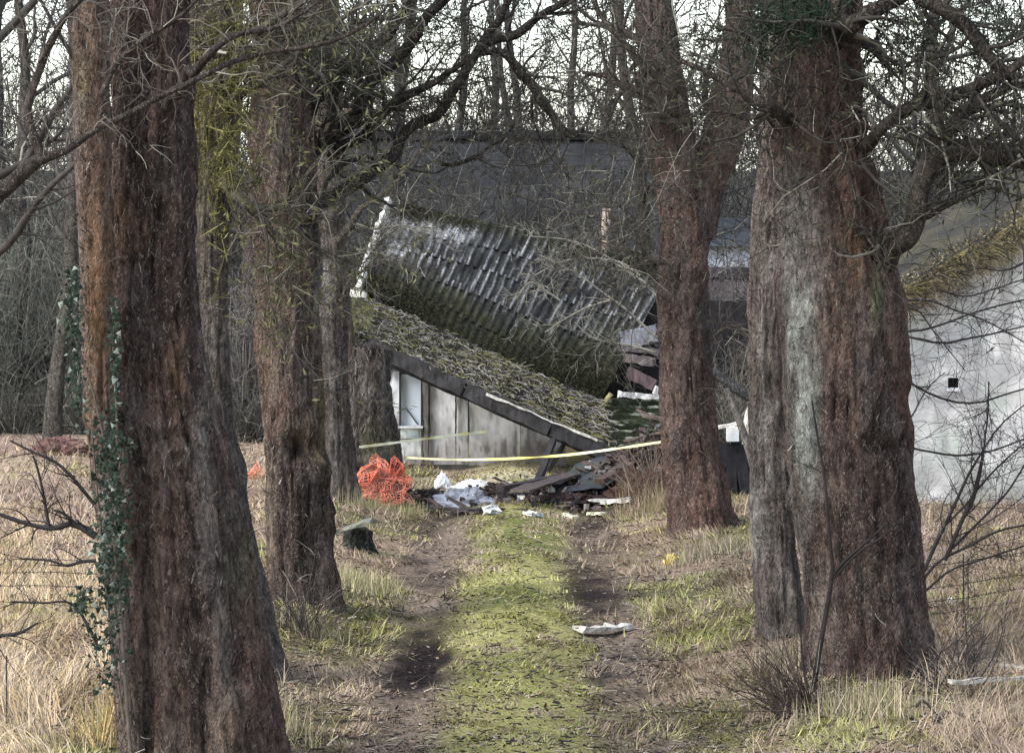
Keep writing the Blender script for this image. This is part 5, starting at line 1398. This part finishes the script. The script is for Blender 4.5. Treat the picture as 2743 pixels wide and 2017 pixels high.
# left edge twigs
lines_plant('bramble', 'dark bramble stems reaching left from the ivy, over the straw field', [[(96, 536, 8), (84, 528, 7), (70, 523, 6), (54, 528, 5), (30, 524, 4.5), (0, 514, 4), (-30, 506, 3)], [(49, 527, 4), (46, 510, 3.5), (43, 492, 3), (38, 470, 2.5), (33, 455, 2)],
     [(92, 530, 5), (75, 522, 4), (62, 512, 3), (54, 510, 2)], [(96, 506, 4), (75, 480, 3.5), (56, 462, 3), (34, 452, 2.5), (10, 440, 2)], [(96, 560, 4), (82, 561, 3.5), (66, 565, 3), (50, 560, 2.5), (20, 558, 2)], [(-20, 638, 4), (0, 635, 4), (20, 632, 3.5), (38, 622, 2)],
     [(100, 650, 3), (85, 620, 3), (70, 602, 2.5), (45, 602, 2), (12, 601, 2)]], 18.0, DK, 35, [(8, .1, .45, .5, .8, .05, .15, 6, .1), (4, .06, .2, .6, .8, 0, .18, 4, .2)], pale=.05, base=G(110, 745))
shrub('dead_brash', 'tangle of dead twigs at the foot of the second left tree', G(300, 632), 90, .2, .7, .8, 36, .005, (.06, .05, .043), .10, [(3, .08, .25, .7, .8, 0, .2, 4, .2)])
shrub('dead_brash', 'dark thorny twigs low on the right, past the nearest right trunk', G(955, 690), 60, .2, .8, .9, 37, .005, (.05, .042, .04), .06, [(3, .08, .25, .7, .8, 0, .2, 4, .2)], (.3, 0))
shrub('dead_brash', 'brown bramble tangle right of the lower tape, behind the second right tree', G(650, 506), 110, .3, .8, .6, 38, .006, (.13, .085, .065), .25, [(3, .1, .3, .7, .8, 0, .2, 4, .2)])
shrub('bare_bush', 'grey twiggy bush growing between the two right trees', P(735, 470, 36.5) * A([1, 1, 0]), 60, .8, 2.2, .5, 39, .010, (.13, .12, .10), .3, [(5, .3, .8, .5, .7, .1, .16, 5, .2), (3, .1, .35, .6, .8, 0, .2, 4, .2)])
lines_plant('curled_root', 'dark curled stick arching out of the grass at lower right', [[(934, 740, 5), (935, 725, 6), (940, 715, 6), (949, 711, 4), (965, 716, 2.5), (985, 722, 2)], [(936, 713, 2), (929, 705, 2.5), (922, 700, 3), (915, 707, 2.5)]], 19.0, (.05, .042, .036), 40, [(2, .05, .15, .5, .7, 0, .1, 4, .3)], cat='stick', base=G(934, 742))

# grass tufts at trunk feet
def tuft(name, label, px, py, wpx, seed, h=(.08, .26), col=(.40, .33, .22), n=260):
    r = np.random.default_rng(seed); g0 = G(px, py); s = g0[1] / F
    x = g0[0] + r.normal(0, wpx / 3 * s, n); y = g0[1] + r.normal(0, .12, n)
    az = r.uniform(0, 2 * np.pi, n); an = np.abs(r.normal(.15, .45, n)); L = r.uniform(*h, n)
    d = np.stack([np.cos(az) * np.sin(an), np.sin(az) * np.sin(an), np.cos(an)], -1)
    t = np.linspace(0, 1, 4)[None, :, None]
    pa = np.stack([x, y, gz(x, y) - .01], -1)[:, None] + d[:, None] * L[:, None, None] * t
    pa[..., 2] -= (L * .3 * np.sin(an))[:, None] * t[..., 0] ** 2
    w = r.uniform(.0018, .0035, n)[:, None] * A([1, .9, .6, .15])[None]
    side = np.stack([np.ones(n), r.normal(0, .4, n), 0 * x], -1); side = nrm(side)
    c = A(col)[None] * (.4 + .9 * r.random((n, 1))); gk = r.random(n) < .2; c[gk] = A([.17, .18, .06])
    mb = MB(); mb.ribbons(pa, w, side, c)
    o = stuff(mb.build(name, M_GRASS, smooth=False)); return tag(o, label, 'grass')
tuft('grass_tuft', 'dry grass tuft fringing the foot of the nearest right trunk', 872, 716, 110, 1, (.08, .3), n=520)
tuft('grass_tuft', 'straw grass fringing the nearest left trunk by the track', 282, 735, 50, 2, (.08, .3))
tuft('grass_tuft', 'straw grass left of the nearest left trunk', 120, 745, 60, 3, (.1, .4), (.5, .37, .18), 500)
tuft('grass_tuft', 'pale grass hummock on the bank beside the second left tree', 360, 590, 60, 4, (.08, .25), (.42, .37, .22), 600)
tuft('grass_tuft', 'pale grass at the foot of the second right tree', 715, 556, 90, 5, (.08, .28), (.38, .32, .23), 500)
tuft('grass_tuft', 'brownish grass hiding the foot of the tall stump', 385, 512, 70, 6, (.08, .22), (.34, .28, .17), 400)
tuft('grass_tuft', 'thin grass fringing the slim left stem of the nearest right tree', 784, 664, 60, 8, (.06, .22), (.33, .28, .2), 300)
tuft('grass_tuft', 'grass fringing the foot of the second left tree', 312, 634, 60, 9, (.06, .24), (.34, .29, .19), 320)
tuft('grass_tuft', 'reedy grass between the rubble and the second right tree', 660, 512, 60, 7, (.12, .42), (.34, .26, .18), 400)

# ------------------------------------------------------------------ trees standing behind
BGC = [(6, .6, 1.6, .5, .8, .25, .18, 5, .15), (4, .3, .9, .6, .8, .15, .22, 4, .2), (3, .15, .5, .7, .8, .05, .25, 3, .2)]
BGC2 = [(5, .6, 1.6, .5, .8, .25, .18, 5, .15), (3, .3, .9, .6, .8, .15, .22, 4, .2), (2, .15, .5, .7, .8, .05, .25, 3, .2)]
def bgtree(px, d, w, label, seed, col=(.085, .075, .065), lean=0, n=9, top=9.0, leaf=None, ivy=None, zmin=1.2, cfg=BGC):
    r = np.random.default_rng(seed)
    x = (px - W / 2) / F * d; y = d * cp
    z0 = float(gz(x, y))
    root = thing('bare_tree', (x, y, z0), label, 'tree', 'trees standing behind the avenue')
    K = 12; zz = np.linspace(-.15, top, K)
    xs = x + lean * np.linspace(0, 1, K) + np.cumsum(r.normal(0, .05, K)); ys = y + np.cumsum(r.normal(0, .05, K))
    rad = (w / 2 * d / F) * np.linspace(1.1, .35, K); rad[0] *= 1.35
    rows = np.stack([xs, ys, zz + z0, rad], -1)
    mb = MB()
    cf = bark_col(A(col), A(col) * 1.5, A(col) * 1.9, seed, [])
    stem(mb, rows, cf, 44, 20, 0, .4, .008, 4, seed)
    mb.build('trunk', M_BARK, root)
    Rr = resample(rows[rows[:, 2] > zmin], 14)
    tr = (Rr[None, :, :3], np.abs(Rr[None, :, 3]))
    lb, lr, _ = grow(tr[0], tr[1], n, 1.4, 3.4, .5, .85, .5, .10, 14, .05, seed)
    limbs = [(lb[k], lr[k]) for k in range(n)]
    mb = MB(); mb.tubes(lb, lr, 6, A(col)); 
    pa, rr = lb, lr
    for li, c_ in enumerate(cfg):
        pa, rr, _ = grow(pa, rr, *c_, seed=seed * 9 + li, rmin=max(.003, .00017 * d))
        mb.tubes(pa, rr, 3, twig_cols(len(pa), seed + li, A(col), .35, .08))
    if leaf:
        i = r.integers(0, len(pa), leaf[0]); k = r.integers(0, pa.shape[1], leaf[0])
        leaf_cards(mb, pa[i, k] + r.normal(0, leaf[1], (leaf[0], 3)), leaf[1], A(leaf[2])[None] * (.5 + r.random((leaf[0], 1))), seed + 5, 1.5)
    mb.build('crown', M_TWIG, root)
GRN = (.05, .058, .032)
for k, (px, d, w, lab, col, lean, n, leaf) in enumerate((
    (-30, 33, 26, 'bare tree at the left edge, mostly out of view', (.07, .062, .055), .3, 17, None),
    (28, 46, 14, 'slim grey tree rising from the left thicket', (.09, .085, .075), -.4, 17, (700, .025, GRN)),
    (48, 40, 15, 'grey forked tree close behind the left thicket', (.075, .07, .06), .5, 19, None),
    (6, 55, 13, 'thin tree far back at the left edge', (.07, .066, .06), .3, 13, None),
    (440, 58, 11, 'dark tree rising behind the left half of the slate roof', (.06, .056, .052), .5, 13, None),
    (545, 57, 11, 'dark tree rising behind the right half of the slate roof', (.06, .056, .052), -.6, 13, None),
    (66, 52, 12, 'slim tree beside the ivied trunk, far back on the left', (.10, .09, .08), .3, 10, (700, .025, GRN)),
    (250, 44, 18, 'brown tree seen between the first two left trunks', (.09, .07, .06), .2, 11, (900, .02, GRN)),
    (353, 38.5, 15, 'tan trunk standing behind the left corner of the collapsed roof', (.14, .105, .08), -.15, 9, None),
    (372, 47, 14, 'dark tree behind the left end of the shed roof', (.06, .055, .05), .5, 11, (900, .025, GRN)),
    (420, 66, 10, 'far tree above the slate roof, left of centre', (.075, .07, .065), -.5, 12, None),
    (470, 72, 11, 'far tree above the slate roof, near the centre', (.07, .066, .062), .4, 12, None),
    (520, 62, 9, 'far slim tree right of centre over the slate roof', (.075, .07, .06), -.6, 12, None),
    (562, 70, 11, 'far tree over the slate roof beneath the hooked branch', (.07, .065, .06), .5, 12, None),
    (612, 60, 12, 'tree behind the snag at the right end of the slate roof', (.075, .068, .06), .3, 12, (600, .022, GRN)),
    (640, 48, 14, 'dull tree directly left of the second right trunk, behind', (.08, .07, .06), -.5, 12, (1200, .022, GRN)),
    (752, 46, 13, 'tree filling the gap between the two right trunks', (.07, .062, .055), .2, 12, (1200, .022, GRN)),
    (905, 42, 16, 'dark tree behind the nearest right trunk', (.06, .055, .048), .6, 12, (1000, .022, GRN)),
    (962, 50, 13, 'tree rising behind the cottage roof', (.065, .062, .055), -.4, 12, (900, .025, GRN)),
    (1010, 46, 15, 'tree at the right edge behind the cottage', (.07, .065, .058), .3, 12, (900, .025, GRN)),
    (160, 50, 13, 'tree hidden mostly by the nearest left trunk', (.08, .072, .062), .3, 10, (700, .025, GRN)),
    (305, 55, 12, 'far tree behind the second left trunk', (.08, .072, .065), -.3, 12, (700, .025, GRN)))):
    bgtree(px, d, w, lab, 200 + k * 3, A(col) * .7, lean, n if not 400 < px < 600 else 9, leaf=leaf, cfg=BGC if not 330 < px < 645 else BGC2)

# thickets and hedge
HB = [(7, .4, 1.0, .5, .7, .1, .2, 4, .15), (3, .15, .5, .6, .8, 0, .24, 3, .2)]
for k, (px, d, n, lab, col, hi) in enumerate((
    (5, 45.5, 80, 'grey-green thicket bush at the left edge of the field', (.10, .105, .09), 3.6), (45, 46.5, 80, 'tall twiggy bush behind the ivied trunk', (.10, .10, .085), 3.8), (-25, 47, 60, 'bush just off the left edge', (.10, .10, .085), 3.6),
    (85, 45, 70, 'bush showing left of the nearest left trunk', (.09, .09, .08), 3.0), (245, 43, 80, 'greyish bush between the first and second left trunks', (.12, .11, .105), 2.6), (330, 45, 60, 'dark bush behind the slim grey trunk', (.06, .055, .05), 2.8),
    (625, 43.6, 90, 'dull bush above the broken right end of the shed roof', (.10, .09, .08), 3.0), (575, 44, 70, 'dull bush leaning over the ridge of the collapsed roof', (.09, .085, .07), 2.8), (520, 44.2, 60, 'brown bush overhanging the middle of the collapsed roof', (.085, .075, .062), 2.6),
    (735, 41.5, 90, 'dense grey bush between the right trunks behind the box', (.10, .095, .085), 2.6), (450, 44.4, 40, 'small mossy bush at the top left of the collapsed roof', (.09, .085, .055), 2.6), (400, 48, 110, 'tall dark bush veiling the left end of the slate roof', (.06, .056, .05), 4.6), (490, 48.5, 110, 'tall dark bush veiling the middle of the slate roof', (.055, .052, .046), 4.4), (590, 48, 110, 'tall dark bush veiling the right end of the slate roof', (.06, .055, .048), 4.5), (985, 38, 50, 'bush rising behind the mossy cottage roof', (.09, .085, .07), 3.6))):
    x = (px - W / 2) / F * d
    shrub('thicket_bush', lab, (x, d * cp, 0), n, hi * .5, hi, .42, 300 + k, .016, col, .14, HB, group='bushes behind the avenue', fine=.0055)

for k, (px, d, lab) in enumerate(((12, 43.0, 'low dark undergrowth at the left end of the field'), (52, 43.4, 'low dark undergrowth just left of the bracken mound'), (88, 42.8, 'low dark undergrowth right of the bracken mound'), (248, 41.5, 'low undergrowth between the first two left trunks'))):
    x = (px - W / 2) / F * d
    shrub('undergrowth', lab, (x, d * cp, 0), 130, .35, 1.1, .75, 360 + k, .008, (.05, .048, .042), .2, [(4, .15, .5, .6, .8, 0, .2, 4, .2)], group='undergrowth behind the field', fine=.005)

def far_wood(n, seed, y0, y1, zt, zp, lab, col, xr=20):
    r = np.random.default_rng(seed)
    y = r.uniform(y0, y1, n); x = r.uniform(-xr, xr, n) * y / 90; z = gz(x, y) + zt * r.random(n) ** zp
    d = nrm(np.stack([r.normal(0, .6, n), r.normal(0, .3, n), r.normal(.6, .6, n)], -1))
    L = r.uniform(.5, 2.2, n)
    out = np.zeros((n, 3, 3)); out[:, 0] = np.stack([x, y, z], -1)
    st_ = r.normal(0, .2, (n, 3))
    for k in range(1, 3):
        st_ = st_ * .5 + r.normal(0, .28, (n, 3)); d = nrm(d + st_); out[:, k] = out[:, k - 1] + d * (L / 2)[:, None]
    ra = (r.uniform(.008, .022, n) * y / 90)[:, None] * np.linspace(1, .5, 3)[None]
    mb = MB(); mb.tubes(out, ra, 3, A(col)[None] * (.5 + r.random((n, 1))))
    o = stuff(mb.build('far_wood', M_TWIG)); return tag(o, lab, 'wood')
far_wood(12500, 1, 76, 92, 5.0, 2.0, 'far bare wood closing the view behind the buildings', (.036, .036, .036))
far_wood(4800, 3, 62, 74, 8.5, .75, 'tall thin far branches against the sky', (.04, .04, .038), 22)
far_wood(8000, 2, 58, 66, 4.5, 1.8, 'nearer tangle of undergrowth in front of the far wood', (.045, .044, .042), 16)
